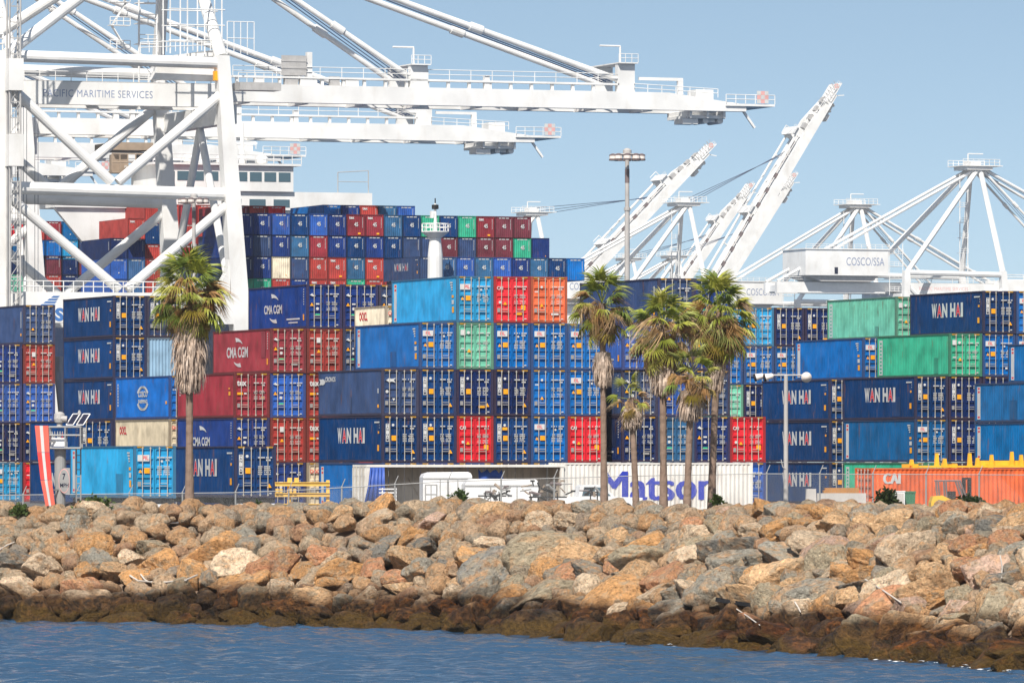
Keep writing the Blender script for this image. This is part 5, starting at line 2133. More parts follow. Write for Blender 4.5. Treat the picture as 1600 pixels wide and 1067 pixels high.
def ship_box_mesh(L=13.6):
    if L in _sb:
        return _sb[L]
    W2, H2 = 2.44, 2.86
    g = MB()
    e = 0.09
    # blind end facing the camera with vertical corrugation
    k = 8
    xs, ys = [e], [0.0]
    for i in range(k):
        x = e + (W2 - 2 * e) * i / k
        pw = (W2 - 2 * e) / k
        xs += [x + pw * 0.1, x + pw * 0.3, x + pw * 0.6, x + pw * 0.8]
        ys += [0.02, 0.07, 0.07, 0.02]
    xs.append(W2 - e)
    ys.append(0.0)
    nn = len(xs)
    g.add([(x, y, 0.12) for x, y in zip(xs, ys)] + [(x, y, H2 - 0.1) for x, y in zip(xs, ys)], [(i, i + 1, i + nn + 1, i + nn) for i in range(nn - 1)])
    # long sides, coarse corrugation
    m_ = 24
    for x_, sgn in ((0.0, 1), (W2, -1)):
        yy, xx = [], []
        for i in range(m_):
            y = L * i / m_
            yy += [y, y + L / m_ * 0.5]
            xx += [x_, x_ + sgn * 0.05]
        yy.append(L)
        xx.append(x_)
        nn = len(yy)
        g.add([(x, y, 0) for x, y in zip(xx, yy)] + [(x, y, H2) for x, y in zip(xx, yy)], [(i, i + nn, i + nn + 1, i + 1) if sgn > 0 else (i + 1, i + nn + 1, i + nn, i) for i in range(nn - 1)])
    g.add([(0, 0, H2), (W2, 0, H2), (W2, L, H2), (0, L, H2)], [(0, 1, 2, 3)])
    g.add([(0, L, 0), (W2, L, 0), (W2, L, H2), (0, L, H2)], [(1, 0, 3, 2)])
    g.add([(0, 0, 0), (0, L, 0), (W2, L, 0), (W2, 0, 0)], [(0, 1, 2, 3)])
    me = g.mesh('shell')
    me.materials.append(M['box'])
    f = MB()
    for x_ in (-0.01, W2 - e):
        f.box(x_, -0.03, 0, x_ + e + 0.01, 0.1, H2)
    f.box(e, -0.03, 0.0, W2 - e, 0.08, 0.12)
    f.box(e, -0.03, H2 - 0.1, W2 - e, 0.08, H2)
    mf = f.mesh('end_frame')
    mf.materials.append(M['boxframe'])
    _sb[L] = (me, mf)
    return _sb[L]


_sd = {}


def ship_marks(style):
    if style in _sd:
        return _sd[style]
    g = MB()
    rnd = random.Random(3)
    y = -0.035

    def tx(s, x, z, w, h):
        text_on(g, s, (x, y, z), EX, EZ, w, h, 0, 0.03)
    if '45' in style:
        tx('45', 0.98, 1.3, 0.54, 0.54)
    if 'hi' in style:
        pass
    if 'tex' in style:
        tx('tex', 0.28, 2.25, 0.72, 0.34)
        rect(g, 1.5, 0.28, 1.85, 0.5, 1, y)
    elif style != 'none':
        code_lines(g, 0.55, 1.9, 2.55, 0.13, rnd, 0.8)
    if style != 'none':
        for i in range(9):
            rect(g, 2.10, 2.35 - i * 0.15, 2.17, 2.44 - i * 0.15, 0, y)
    if style == 'dot':
        disc(g, 1.25, 0.9, 0.1, 0, y)
    # a little on the left side too
    if not g.f:
        disc(g, 1.9, 0.5, 0.07, 1, y)
    me = g.mesh('end_lettering')
    for m in DMATS:
        me.materials.append(m)
    _sd[style] = me
    return me


def ship_container(label, loc, col, style, side=None, L=13.6):
    t = thing('shipping_container', label, 'container', loc, R(YAW), 'containers on the ship')
    k = random.uniform(0.85, 1.1)
    cc = tuple(min(1, x * k) for x in C[col][:3]) + (1,)
    me, mf = ship_box_mesh(L)
    obj('shell', me, None, t, cc)
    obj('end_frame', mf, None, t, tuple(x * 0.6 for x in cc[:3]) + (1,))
    obj('end_lettering', ship_marks(style), None, t)["kind"] = 'stuff'
    if side:
        obj('side_lettering', side_marks(side, L, 2.86), None, t, cc)


def ship_row(px0, D, ytop, cols, rowname, pitch=2.56, side0=None, L=13.6):
    p0 = Vector((PX(px0, D), D, 0))
    z = H + (HY - ytop) / F * D - 2.86
    for i, e in enumerate(cols):
        if e is None:
            continue
        col, st = e
        pos = p0 + U * (pitch * i)
        ship_container(f"{CNAME[col]} container, {i + 1 if False else COLN[i]} from left in {rowname}", (pos.x, pos.y, z), col, st, side0 if i == 0 else None, L)
    return z


COLN = ['first', 'second', 'third', 'fourth', 'fifth', 'sixth', 'seventh', 'eighth', 'ninth', 'tenth', 'eleventh', 'twelfth', 'thirteenth', 'fourteenth', 'fifteenth', 'sixteenth', 'seventeenth', 'eighteenth']
n45, b45, r45, m45, g45, tx45, te45, sl = ('navy', '45'), ('blue', '45'), ('rust', '45'), ('purple', '45'), ('green', '45'), ('maroon', 'tex45'), ('tealgrey', '45'), ('slate', 'plain')
c45 = ('cmanavy', '45')
DS = 858.0
ship_row(395.5, DS, 333, [c45, ('royal', '45'), ('navy', '45'), ('royal', '45'), c45, tx45, tx45, te45, n45, g45, n45, g45, tx45, m45, m45], 'top row of the ship front bay')
zt2 = ship_row(395.5, DS, 366.5, [sl, c45, te45, ('maroon', '45'), c45, n45, c45, n45, sl, sl, ('purple', '45'), sl, m45, m45, g45, ('cmanavy', 'none')], 'second row of the ship front bay')
ship_row(395.5, DS, 400.5, [c45, ('cream', 'none'), sl, r45, ('rust', 'tex45'), te45, ('rust', 'tex45'), ('navy', 'none'), sl], 'third row of the ship front bay')
zlow = ship_row(395.5, DS, 435, [g45, r45, c45, ('rust', 'tex'), ('rust', 'tex'), g45, r45, r45], 'fourth row of the ship front bay')
ship_row(367, DS - 0.9, 333, [('cmanavy', 'plain')], 'ship front bay beside crane leg, top')
ship_row(367, DS - 0.9, 366.5, [('cmanavy', 'plain')], 'ship front bay beside crane leg, second down')
ship_row(367, DS - 0.9, 400.5, [('deep', 'plain')], 'ship front bay beside crane leg, third down')
# lower bay in front, reaching further right
z3 = ship_row(655, DS - 14.5, 401, [('slate', 'plain'), ('steel', '45'), ('royal', '45'), te45, ('royal', '45'), c45, te45, n45, ('blue', 'plain')], 'ship bay behind the foremast', 2.50, side0='wh')
# bay behind, one tier higher
zb = ship_row(505, DS + 20, 320, [('blue', 'dot'), ('cmanavy', 'dot'), ('rust', 'tex'), ('tealgrey', 'plain'), ('royal', 'plain')], 'top row behind the ship front bay', 2.6)
ship_row(360, DS + 20, 321, [('maroon', 'plain'), ('rust', 'plain'), ('red', 'plain')], 'left part of the row under the bridge windows', 2.6)
# bays seen between the crane legs
ship_row(360, DS + 6, 365, [('slate', 'plain')], 'pair left of the white crane leg, upper', side0='plain')
ship_row(360, DS + 6, 399, [('cmanavy', 'plain')], 'pair left of the white crane leg, lower', side0='cma')
DM = 915.0
ship_row(226, DM + 12, 319, [('rust', 'plain'), ('rust', 'plain'), ('maroon', 'plain'), ('rust', 'dot'), ('rust', 'dot')], 'top red row between the crane legs', 2.56)
ship_row(200, DM, 341, [('rust', 'tex')], 'red row between the crane legs, nearest end')
ship_row(226, DM + 6, 349, [('navy', 'dot'), ('rust', 'dot'), ('rust', 'plain'), ('rust', 'dot'), ('rust', 'dot')], 'second row between the crane legs', 2.56)
ship_row(172, DM + 1, 372, [('deep', 'plain'), ('cmanavy', 'plain'), None, None], 'third row between the crane legs, front part', 2.56, side0='plain')
ship_row(226, DM + 6, 382, [('rust', 'dot'), ('cmanavy', 'plain'), ('rust', 'plain'), ('cmanavy', 'plain')], 'third row between the crane legs, rear part', 2.56)
ship_row(172, DM + 1, 404, [('royal', 'dot'), ('steel', 'plain'), ('rust', 'dot'), ('deep', 'plain')], 'fourth row between the crane legs', 2.56)
ship_row(172, DM + 1, 437, [('royal', 'dot'), ('steel', 'plain'), ('rust', 'dot'), ('deep', 'plain')], 'fifth row between the crane legs', 2.56)
DFb = 1010.0
ship_row(19, DFb, 345, [('red', 'dot'), ('rust', 'plain'), ('maroon', 'dot'), ('teal', 'dot'), ('blue', 'plain')], 'far top row beside the lift shaft', 2.65)
ship_row(19, DFb, 375, [('teal', 'plain'), ('blue', 'dot'), ('blue', 'plain'), ('cyan', 'plain'), ('slate', 'dot')], 'far second row beside the lift shaft', 2.65)
ship_row(19, DFb, 399, [('deep', 'plain'), ('deep', 'dot'), ('purple', 'plain'), ('deep', 'dot'), ('purple', 'tex'), ('royal', 'plain')], 'far third row beside the lift shaft', 2.65)
ship_row(19, DFb, 429, [('mint', 'plain'), ('mint', 'dot'), ('rust', 'plain'), ('deep', 'dot'), ('deep', 'plain'), ('royal', 'plain')], 'far fourth row beside the lift shaft', 2.65)

# cell guides below the visible tiers hold them up
g = MB()
for (pxa, pxb, D_, zz) in ((367, 845, DS + 0.5, zlow), (655, 880, DS - 14, z3), (19, 180, DFb + 0.5, H + (HY - 429) / F * DFb - 2.86), (172, 330, DM + 8, H + (HY - 437) / F * DM - 2.86)):
    a = Vector((PX(pxa, D_), D_, 0)) - AB(34, 0)
    xa, ya = a.dot(U), a.dot(V)
    wid = (PX(pxb, D_) - PX(pxa, D_)) / CU
    g.box(max(0.5, xa), ya + 0.4, deck, min(BW - 0.5, xa + wid), ya + 12.5, zz - 0.05)
obj('cargo_bay', g, M['hull'], ship)
# ------------------------------------------------------------------ boulders of the shore armour
def ico(sub):
    bm = bmesh.new()
    bmesh.ops.create_icosphere(bm, subdivisions=sub, radius=1.0)
    v = np.array([x.co[:] for x in bm.verts])
    f = [[y.index for y in x.verts] for x in bm.faces]
    bm.free()
    return v, f


def boulder_mesh(seed, sub=4, name='boulder'):
    rs = np.random.RandomState(seed)
    v, f = ico(sub)
    npl = rs.randint(8, 13)
    nrm = rs.normal(size=(npl, 3))
    nrm /= np.linalg.norm(nrm, axis=1)[:, None]
    dist = rs.uniform(0.42, 0.92, npl)
    dots = v @ nrm.T
    rad = np.where(dots > 0.05, dist[None, :] / np.maximum(dots, 0.05), 9.0)
    # soft minimum keeps worn edges
    k = 75.0
    r = -np.log(np.exp(-k * np.minimum(rad, 1.6)).sum(1) + math.exp(-k * 1.05)) / k
    off = rs.uniform(0, 50, 3)
    fb = np.array([mnoise.fractal(Vector(p * 1.7 + off), 0.9, 2.1, 5) for p in v])
    fb2 = np.array([abs(mnoise.noise(Vector(p * 4.2 + off))) for p in v])
    fb3 = np.array([mnoise.ridged_multi_fractal(Vector(p * 2.6 + off), 0.9, 2.2, 4, 0.9, 1.8) for p in v])
    r = r * (1 + 0.085 * fb - 0.06 * fb2 + 0.04 * (fb3 - 1.0))
    v = v * r[:, None]
    v = v / np.abs(v).max(0)[None, :]
    me = bpy.data.meshes.new(name)
    me.from_pydata(v.tolist(), [], f)
    me.polygons.foreach_set("use_smooth", [True] * len(f))
    me.materials.append(M['rock'])
    me.update()
    return me


BM = [boulder_mesh(100 + i, 5) for i in range(20)]
ROCKC = [((0.70, 0.37, 0.15), 'orange-tan', 6), ((0.72, 0.46, 0.25), 'sandy', 6), ((0.58, 0.28, 0.15), 'rusty brown', 3), ((0.36, 0.33, 0.27), 'grey', 4),
         ((0.22, 0.21, 0.185), 'dark grey', 2), ((0.62, 0.42, 0.32), 'pinkish', 2), ((0.76, 0.58, 0.40), 'pale cream', 5), ((0.42, 0.35, 0.24), 'olive-grey', 3)]
RW = [c_[2] for c_ in ROCKC]
rnd = random.Random(11)
cand = []
S_A, S_B = None, None
# candidates by dart throwing in slope coordinates, large first
placed = []
for rad_lo, rad_hi, tries in ((0.85, 1.25, 300), (0.55, 0.85, 2600), (0.34, 0.54, 8000)):
    for _ in range(tries):
        s = rnd.uniform(0, SL[-1])
        w = rnd.uniform(-0.7, CW + 2.2)
        rr = rnd.uniform(rad_lo, rad_hi)
        if w > 6.6 and rr > 0.72:
            continue
        p, n = shore(s)
        q = p + n * w
        px = q.x / q.y * F + 800
        if px < -90 or px > 1690:
            continue
        zz = slope_z(s, w)
        q3 = Vector((q.x, q.y, zz))
        ok = True
        for (o3, orr) in placed:
            if abs(o3.x - q3.x) < 3 and (o3 - q3).length < (orr + rr) * 0.70:
                ok = False
                break
        if not ok:
            continue
        placed.append((q3, rr))
        cand.append((s, w, rr, q3, px))
# largest in the picture become things of their own
cand.sort(key=lambda c_: -c_[2] / c_[3].y * (0.35 if c_[1] > CW + 0.8 else 1.0))
marks = [(140, 'below the striped marker'), (330, 'below the lone palm'), (470, 'below the yellow rack'), (590, 'below the blue tarpaulin'), (720, 'below the white caravan'),
         (850, 'below the white pickup'), (1000, 'below the palm group'), (1130, 'below the right-hand palm'), (1240, 'below the street light'), (1340, 'below the rusty beam'), (1450, 'below the forklift'), (1700, 'near the right edge')]


def rock_label(cname, w, px, rr):
    size = 'huge' if rr > 1.0 else 'large' if rr > 0.8 else 'medium' if rr > 0.62 else 'small'
    row = 'at the waterline' if w < 1.0 else 'in the tidal band' if w < 3.0 else 'low on the slope' if w < 5 else 'halfway up the slope' if w < 7 else 'near the crest' if w < 8.6 else 'on the crest'
    mk = next(m_ for x_, m_ in marks if px < x_)
    return f"{size} {cname} boulder {row} {mk}"


SM_V, SM_F = [], []
lowv, lowf = [], []
for i in range(10):
    v, f = ico(3)
    rs = np.random.RandomState(300 + i)
    nrm = rs.normal(size=(9, 3))
    nrm /= np.linalg.norm(nrm, axis=1)[:, None]
    dots = v @ nrm.T
    rad = np.where(dots > 0.05, rs.uniform(0.6, 1, 9)[None, :] / np.maximum(dots, 0.05), 2.0).min(1)
    off = rs.uniform(0, 50, 3)
    v = v * (np.minimum(rad, 1.1) * (1 + 0.14 * np.array([mnoise.fractal(Vector(p * 2 + off), 0.9, 2.1, 4) for p in v])))[:, None]
    lowv.append(v)
    lowf.append(f)


def orient(n, rnd):
    q = Matrix.Rotation(rnd.uniform(0, 6.28), 4, 'Z') @ Matrix.Rotation(rnd.uniform(-0.5, 0.5), 4, 'X') @ Matrix.Rotation(rnd.uniform(-0.4, 0.4), 4, 'Y')
    return q


n_big = 0
for (s, w, rr, q3, px) in cand:
    if n_big >= 300:
        # the rest go into one mass of smaller stones
        j = rnd.randrange(10)
        m_ = Matrix.Translation(q3 + Vector((0, 0, -0.05))) @ orient(None, rnd) @ Matrix.Diagonal((rr * 1.1, rr * 0.95, rr * 0.75, 1))
        o_ = len(SM_V)
        SM_V.extend([tuple(m_ @ Vector(v)) for v in lowv[j]])
        SM_F.extend([[k + o_ for k in f] for f in lowf[j]])
        continue
    n_big += 1
    cdef = rnd.choices(ROCKC, RW)[0]
    o = bpy.data.objects.new('boulder', BM[rnd.randrange(len(BM))])
    COL.objects.link(o)
    kx, ky, kz_ = rr * rnd.uniform(1.0, 1.6), rr * rnd.uniform(0.85, 1.2), rr * rnd.uniform(0.6, 1.0)
    o.matrix_world = Matrix.Translation(q3 + Vector((0, 0, -0.12 * rr))) @ orient(None, rnd) @ Matrix.Diagonal((kx, ky, kz_, 1))
    kk = rnd.uniform(1.0, 1.45)
    o.color = (cdef[0][0] * kk, cdef[0][1] * kk, cdef[0][2] * kk, 1)
    tag(o, rock_label(cdef[1], w, px, rr), 'boulder', 'boulders of the shore armour')
by_lab = {}
for o in [x for x in COL.objects if x.name.split('.')[0] == 'boulder']:
    by_lab.setdefault(o['label'], []).append(o)
WORDS = {2: ['left of two', 'right of two'], 3: ['leftmost of three', 'middle of three', 'rightmost of three'],
         4: ['leftmost of four', 'second of four', 'third of four', 'rightmost of four'], 5: ['leftmost of five', 'second of five', 'third of five', 'fourth of five', 'rightmost of five']}
for lab, os_ in by_lab.items():
    if len(os_) in WORDS:
        os_.sort(key=lambda o: o.matrix_world.translation.x / o.matrix_world.translation.y)
        for o, w_ in zip(os_, WORDS[len(os_)]):
            o['label'] = lab + ', ' + w_
# fill the gaps with rubble
for _ in range(1500):
    s = rnd.uniform(0, SL[-1])
    w = rnd.uniform(-0.5, CW + 3)
    p, n = shore(s)
    q = p + n * w
    px = q.x / q.y * F + 800
    if px < -60 or px > 1660:
        continue
    rr = rnd.uniform(0.18, 0.42)
    j = rnd.randrange(10)
    m_ = Matrix.Translation(Vector((q.x, q.y, slope_z(s, w) - rnd.uniform(0.12, 0.55)))) @ orient(None, rnd) @ Matrix.Diagonal((rr * 1.2, rr, rr * 0.8, 1))
    o_ = len(SM_V)
    SM_V.extend([tuple(m_ @ Vector(v)) for v in lowv[j]])
    SM_F.extend([[k + o_ for k in f] for f in lowf[j]])
me = bpy.data.meshes.new('small_rocks')
me.from_pydata(SM_V, [], SM_F)
me.polygons.foreach_set("use_smooth", [True] * len(SM_F))
me.materials.append(M['rubble_rock'])
o = bpy.data.objects.new('small_rocks', me)
COL.objects.link(o)
o.color = (0.36, 0.22, 0.13, 1)
tag(o, 'smaller stones filling the gaps between the boulders', 'stones', kind='stuff')

# ------------------------------------------------------------------ palms
def frond_mesh(seed, petiole=0.85, rad=0.95, droop=0.35, nseg=26, spread=105, fold=0.06):
    rs = random.Random(seed)
    g = MB()
    g.tube((0, 0, 0), (petiole, 0, -0.04), 0.022, 0.012, n=4)
    for i in range(nseg):
        a = R(-spread + 2 * spread * i / (nseg - 1) + rs.uniform(-3, 3))
        ln = rad * (0.72 + 0.28 * math.cos(a * 0.8)) * rs.uniform(0.85, 1.08)
        da = R(spread / (nseg - 1)) * 0.95
        d = Vector((math.cos(a), math.sin(a), 0))
        sN = Vector((-math.sin(a), math.cos(a), 0))
        h = Vector((petiole, 0, -0.04))
        up = Vector((0, 0, 1))
        dr = droop * rs.uniform(0.6, 1.6)
        m_ = h + d * (ln * 0.5) + up * (0.05 - dr * 0.10)
        w = math.tan(da) * ln * 0.5
        e1 = h + d * (ln * 0.78) + up * (-dr * 0.30)
        tip = h + d * ln + up * (-dr * 0.72) + sN * rs.uniform(-0.05, 0.05)
        f_ = up * fold
        vs_ = [h, m_ - sN * w, m_ + f_, m_ + sN * w, e1 - sN * w * 0.6, e1 + f_ * 0.6, e1 + sN * w * 0.6, tip]
        g.add(vs_, [(0, 1, 2), (0, 2, 3), (1, 4, 5, 2), (2, 5, 6, 3), (4, 7, 5), (5, 7, 6)])
    me = g.mesh('frond')
    me.materials.append(M['leaf'])
    return me


FR = [frond_mesh(i, 0.95, 0.72, 0.25 + 0.14 * i, 22, 100) for i in range(4)]
FD_ = [frond_mesh(20 + i, 0.8, 0.8, 0.9 + 0.4 * i, 18, 48, 0.12) for i in range(3)]


def palm(label, px_base, px_top, D, y_base, y_crown, crown_px, skirt_top, skirt_bot, skirt_w, trunk_px, n_green=34, n_dead=14, seed=0, warm=0.0, zbase=None):
    rs = random.Random(seed)
    k = D / F
    pb = P(px_base, y_base, D)
    base_z = YARD if zbase is None else zbase
    t = thing('palm_tree', label, 'palm tree', (pb.x, D, base_z), 0, 'fan palms behind the boulders')
    top = P(px_top, y_crown, D)
    T_ = Vector((top.x - pb.x, 0, top.z - base_z))
    # trunk: rings, slight bend
    g = MB()
    nr, ns_ = 46, 12
    r0 = trunk_px * k / 2
    for i in range(nr + 1):
        f = i / nr
        c_ = Vector((T_.x * f ** 1.3, 0.0, T_.z * f))
        rr = r0 * (1.28 - 0.42 * min(1, f * 3) if f < 0.33 else 0.86 - 0.02 * f) * (1 + 0.035 * (i % 2)) * rs.uniform(0.97, 1.03)
        for j in range(ns_):
            a = 2 * math.pi * j / ns_
            q = rr * (1 + rs.uniform(-0.05, 0.05))
            g.v.append((c_.x + q * math.cos(a), q * math.sin(a), c_.z))
    for i in range(nr):
        for j in range(ns_):
            g.f.append([i * ns_ + j, i * ns_ + (j + 1) % ns_, (i + 1) * ns_ + (j + 1) % ns_, (i + 1) * ns_ + j])
            g.m.append(0)
    obj('trunk', g, M['trunk'], t)
    # skirt of dead thatch: many hanging strips
    zt, zb = P(0, skirt_top, D).z - base_z, P(0, skirt_bot, D).z - base_z
    Rm = skirt_w * k / 2
    g = MB()
    xof = lambda z: T_.x * max(0, z / T_.z) ** 1.3
    n_st = int(420 * (zt - zb) * max(Rm, 0.4) / 1.5) + 120
    for i in range(n_st):
        f = rs.random()
        z = zb + (zt - zb) * f
        prof = Rm * (0.42 + 0.75 * math.sin(min(1, f * 1.15) * math.pi * 0.62)) * (1.0 if f < 0.8 else 1 - (f - 0.8) * 1.6)
        a = rs.uniform(0, 2 * math.pi)
        q0 = prof * rs.uniform(0.55, 1.02)
        ln = rs.uniform(0.35, 0.95) * min(1.0, (zt - zb) / 1.4)
        q1 = q0 * rs.uniform(0.85, 1.12)
        a1 = a + rs.uniform(-0.12, 0.12)
        z1 = max(z - ln, zb - 0.15 * rs.random())
        w = rs.uniform(0.012, 0.04)
        A_ = Vector((xof(z) + q0 * 0.8 * math.cos(a), q0 * 0.8 * math.sin(a), z))
        B_ = Vector((xof(z1) + q1 * math.cos(a1), q1 * math.sin(a1), z1))
        tn = Vector((-math.sin(a), math.cos(a), 0)) * w
        Mi = A_.lerp(B_, 0.5) + Vector((math.cos(a), math.sin(a), 0)) * 0.07
        g.add([A_ - tn, A_ + tn, Mi + tn * 1.3, Mi - tn * 1.3, B_ + tn * 0.3, B_ - tn * 0.3], [(0, 1, 2, 3), (3, 2, 4, 5)])
    # inner core so that no sky shows through the thatch
    core = [(max(0.05, Rm * (0.3 + 0.5 * math.sin(min(1, f * 1.15) * math.pi * 0.62))), zb + (zt - zb) * f) for f in (0.02, 0.25, 0.5, 0.75, 0.95)]
    g.lathe(core, (xof((zt + zb) / 2), 0, 0), 12)
    sk = obj('dead_thatch', g, M['leaf'], t, (0.56, 0.44, 0.35, 1))
    sk["kind"] = "stuff"
    # crown
    sc0 = crown_px * k / 1.5
    C0 = T_
    greens = [(0.29, 0.33, 0.05), (0.40, 0.41, 0.07), (0.19, 0.25, 0.05), (0.48, 0.46, 0.10), (0.32, 0.34, 0.10)]
    tans = [(0.52, 0.32, 0.13), (0.42, 0.24, 0.10), (0.55, 0.38, 0.20), (0.34, 0.22, 0.12)]

    def put(me, az, el, sc_, col, z_off=0.0, roll=0.0, name='frond'):
        o = bpy.data.objects.new(name, me)
        COL.objects.link(o)
        o.parent = t
        d = Vector((math.cos(az) * math.cos(el), math.sin(az) * math.cos(el), math.sin(el)))
        upv = Vector((0, 0, 1)) if abs(el) < 1.3 else Vector((math.cos(az + 3.14), math.sin(az + 3.14), 0))
        yv = upv.cross(d).normalized()
        zv = d.cross(yv).normalized()
        m3 = Matrix((d, yv, zv)).transposed() @ Matrix.Rotation(roll, 3, 'X')
        o.matrix_local = Matrix.Translation(C0 + Vector((0, 0, z_off))) @ m3.to_4x4() @ Matrix.Diagonal((sc_, sc_, sc_, 1))
        o.color = (*col, 1)

    for i in range(n_green):
        f = (i + 0.5) / n_green
        el = R(84 - 150 * f ** 0.95) + rs.uniform(-0.2, 0.2)
        az = i * 2.39996 + rs.uniform(-0.25, 0.25)
        col = rs.choice(greens)
        if f > 0.72 and rs.random() < 0.45 + warm:
            col = rs.choice([(0.33, 0.26, 0.04), (0.30, 0.21, 0.05)])
        kk = rs.uniform(0.8, 1.2)
        put(FR[rs.randrange(4)], az, el, sc0 * rs.uniform(0.82, 1.05), tuple(x * kk for x in col), 0.2 - 0.95 * f * crown_px / 62, rs.uniform(-0.5, 0.5))
    for i in range(n_dead):
        az = rs.uniform(0, 6.28)
        el = R(rs.uniform(-80, 38))
        put(FD_[rs.randrange(3)], az, el, sc0 * rs.uniform(0.55, 0.98), rs.choice(tans), rs.uniform(-0.85, 0.1) * crown_px / 62, rs.uniform(-0.9, 0.9), 'dead_frond')
    return t


palm('lone tall fan palm with thick thatch skirt at left', 296, 296, 300, 800, 454, 62, 505, 612, 60, 13, 50, 56, 1)
palm('tall slim fan palm, leftmost of the right-hand group', 944, 941, 290, 800, 474, 52, 548, 602, 32, 11, 28, 42, 2)
palm('smallest fan palm of the group, with short crown and leaning trunk', 995, 986, 286, 800, 622, 36, 636, 668, 34, 11, 10, 14, 3, 0.3)
palm('fan palm with round thatch skirt in the middle of the group', 1037, 1035, 288, 800, 508, 58, 556, 616, 48, 12, 36, 42, 4)
palm('shorter fan palm with yellowing fronds, between two taller ones', 1073, 1081, 287, 800, 584, 46, 608, 656, 42, 12, 18, 24, 5, 0.4)
palm('tall fan palm at the right of the group', 1111, 1124, 292, 800, 488, 62, 540, 612, 28, 12, 42, 54, 6)


# ------------------------------------------------------------------ shrubs
def shrub(label, px, py, D, wpx, hpx, col, seed, n=700):
    rs = random.Random(seed)
    p = P(px, py, D)
    k = D / F
    t = thing('shrub', label, 'shrub', (p.x, D, p.z - 0.4))
    g = MB()
    for i in range(n):
        f = rs.random() ** 0.5
        a, el = rs.uniform(0, 6.28), rs.uniform(-0.2, 1.5)
        bump = 0.75 + 0.35 * math.sin(a * 3 + seed) * math.cos(el * 4)
        c_ = Vector((math.cos(a) * math.cos(el) * wpx * k / 2, math.sin(a) * math.cos(el) * wpx * k / 3, math.sin(el) * hpx * k)) * f * bump
        c_.z += 0.4
        d = Vector((rs.gauss(0, 1), rs.gauss(0, 1), rs.gauss(0.4, 0.8))).normalized()
        s_ = d.cross(Vector((rs.gauss(0, 1), rs.gauss(0, 1), rs.gauss(0, 1)))).normalized()
        ln, w = rs.uniform(0.12, 0.26), rs.uniform(0.035, 0.08)
        g.add([c_, c_ + d * ln * 0.5 + s_ * w, c_ + d * ln, c_ + d * ln * 0.5 - s_ * w], [(0, 1, 2, 3)])
    fo = obj('foliage', g, M['leaf'], t, (*col, 1))
    fo["kind"] = "stuff"
    g = MB()
    for i in range(7):
        g.path([(0, 0, -0.4), (rs.uniform(-.2, .2) * wpx * k, rs.uniform(-.2, .2), 0.2), (rs.uniform(-.4, .4) * wpx * k, rs.uniform(-.2, .2), 0.4 + rs.uniform(.3, .8) * hpx * k)], 0.015, n=4)
    obj('stem', g, M['trunk'], t)


shrub('green shrub between the boulders and the white caravan', 718, 790, 289, 46, 26, (0.07, 0.11, 0.03), 1)
shrub('dark rounded shrub in front of the white cabinet', 1386, 790, 268, 52, 27, (0.045, 0.06, 0.02), 2, 1100)
shrub('dark spreading shrub in front of the forklift', 1513, 794, 262, 62, 20, (0.04, 0.06, 0.02), 3, 1100)
shrub('low green shrub at the foot of the striped marker', 148, 797, 282, 70, 22, (0.08, 0.12, 0.03), 4, 800)
shrub('small green shrub left of the striped marker', 30, 802, 282, 34, 14, (0.08, 0.12, 0.03), 5, 420)
shrub('tiny shrub right of the lone palm', 405, 797, 286, 22, 14, (0.07, 0.11, 0.03), 6, 200)
shrub('small dark shrub at the foot of the right-hand palm', 1120, 785, 262, 26, 12, (0.06, 0.09, 0.02), 7, 200)

# ------------------------------------------------------------------ driftwood and poles lying on the boulders
bpy.context.view_layer.update()
dg = bpy.context.evaluated_depsgraph_get()


def surf(px, py):
    d = (P(px, py, 100.0) - Vector((0, 0, H))).normalized()
    ok, loc, nrm, idx, ob, mtx = scene.ray_cast(dg, Vector((0, 0, H)), d)
    return loc - d * 0.12 if ok else P(px, py, 230)


def stick(label, pts, r, mat, name='driftwood', cat='driftwood'):
    ws_ = [surf(*q) for q in pts]
    mid = sum(ws_, Vector()) / len(ws_)
    # keep it straight in depth: interpolate between the two ends
    e0, e1 = ws_[0], ws_[-1]
    g = MB()
    out = []
    for i, (q, w) in enumerate(zip(pts, ws_)):
        f = i / max(1, len(pts) - 1)
        D = e0.y + (e1.y - e0.y) * f
        D = min(D, w.y)
        out.append(P(q[0], q[1], D) - e0)
    for a, b_ in zip(out[:-1], out[1:]):
        g.tube(a, b_, r, r * 0.85, n=7)
    o = obj(name, g, mat)
    o.location = e0
    return tag(o, label, cat, 'driftwood on the boulders' if cat == 'driftwood' else None)


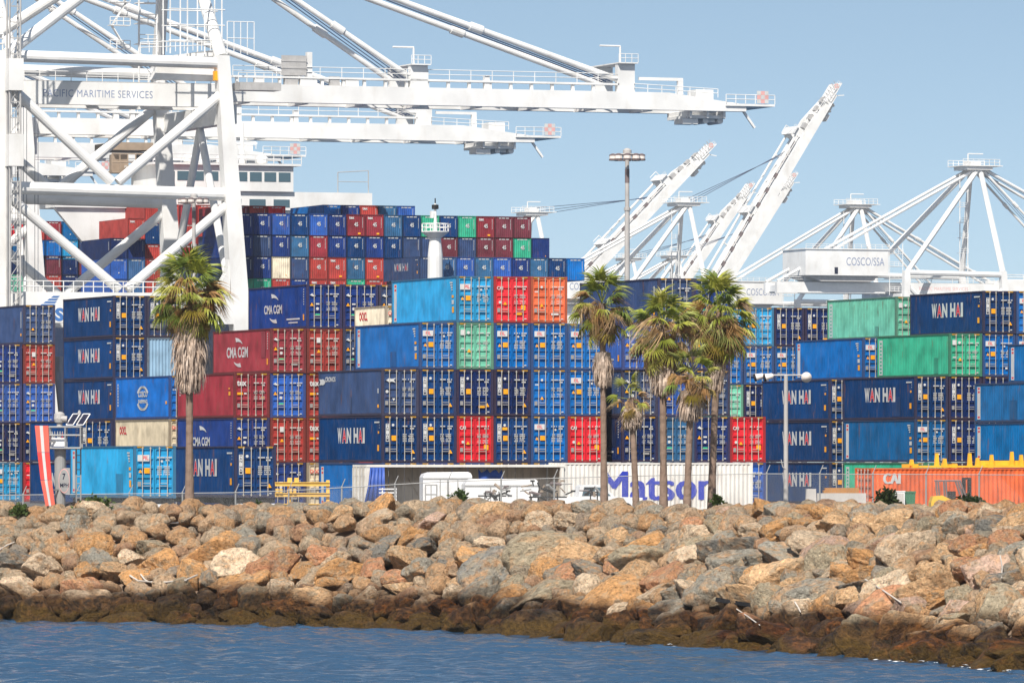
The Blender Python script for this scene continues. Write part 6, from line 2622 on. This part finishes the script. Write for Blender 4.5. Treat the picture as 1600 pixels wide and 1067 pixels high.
stick('bleached curved branch lying low on the slope below the lone palm', [(203, 899), (216, 907), (236, 909), (262, 909), (290, 906), (308, 898)], 0.042, M['drift'])
stick('short bleached stick beside the curved branch', [(220, 897), (226, 905), (231, 908)], 0.035, M['drift'])
stick('thin white pole slanting down to the tide line below the palms', [(1151, 951), (1169, 963), (1187, 976)], 0.024, M['drift'], 'pole', 'pole')
stick('long white pole lying across a boulder at right', [(1352, 905), (1380, 922), (1408, 941)], 0.03, M['drift'], 'pole', 'pole')
stick('short white pole upright among the boulders near the right edge', [(1563, 868), (1566, 885), (1565, 902)], 0.025, M['drift'], 'pole', 'pole')
stick('short white stick low on the slope at right', [(1242, 940), (1247, 948), (1251, 956)], 0.03, M['drift'])
stick('bleached stick at far left near the crest', [(0, 858), (10, 852), (22, 847)], 0.035, M['drift'])
a, b_ = surf(1122, 936), surf(1178, 946)
g = MB()
e = b_ - a
e.y = max(-1.0, min(1.0, e.y))
g.bar(Vector((0, 0, 0)), e, 0.30, 0.14)
o = obj('timber_baulk', g, M['black'])
o.location = a
tag(o, 'black timber baulk lying on the boulders below the palms', 'timber')

# ------------------------------------------------------------------ foam along the waterline
g = MB()
rf_ = random.Random(21)
for _ in range(300):
    s = rf_.uniform(0, SL[-1])
    p, n = shore(s)
    q = p + n * rf_.uniform(-2.2, 0.6)
    px = q.x / q.y * F + 800
    if px < -40 or px > 1640 or rf_.random() > max(0, (px - 700) / 1000) or mnoise.noise(Vector((s * 0.5, 7.7, 0))) < -0.05:
        continue
    r_ = rf_.uniform(0.015, 0.055)
    m_ = 8
    top = [(q.x + r_ * rf_.uniform(0.5, 1.4) * 2.0 * math.cos(2 * math.pi * k / m_), q.y + r_ * rf_.uniform(0.5, 1.4) * math.sin(2 * math.pi * k / m_), 0.02 + rf_.uniform(0, 0.03)) for k in range(m_)]
    g.add(top + [(q.x, q.y, 0.03 + r_ * 0.5)], [(k, (k + 1) % m_, m_) for k in range(m_)])
fo = obj('foam', g, paint('sea_foam', (0.6, 0.62, 0.64, 1), 0.6))
tag(fo, 'white foam flecks along the waterline', 'foam', kind='stuff')

# ------------------------------------------------------------------ sea haze
hz = MB()
hz.box(-1500, -60, -5.5, 2600, 4800, 96)
hm, nt, b = new_mat('sea_haze')
nt.nodes.remove(b)
pv = nd(nt, 'ShaderNodeVolumePrincipled')
pv.inputs['Color'].default_value = (0.86, 0.92, 1.0, 1)
pv.inputs['Density'].default_value = 0.00005
pv.inputs['Anisotropy'].default_value = 0.0
nt.links.new(pv.outputs[0], nt.nodes['Material Output'].inputs['Volume'])
ho = obj('haze', hz, hm)
tag(ho, 'pale sea haze over the harbour', 'haze', kind='stuff')
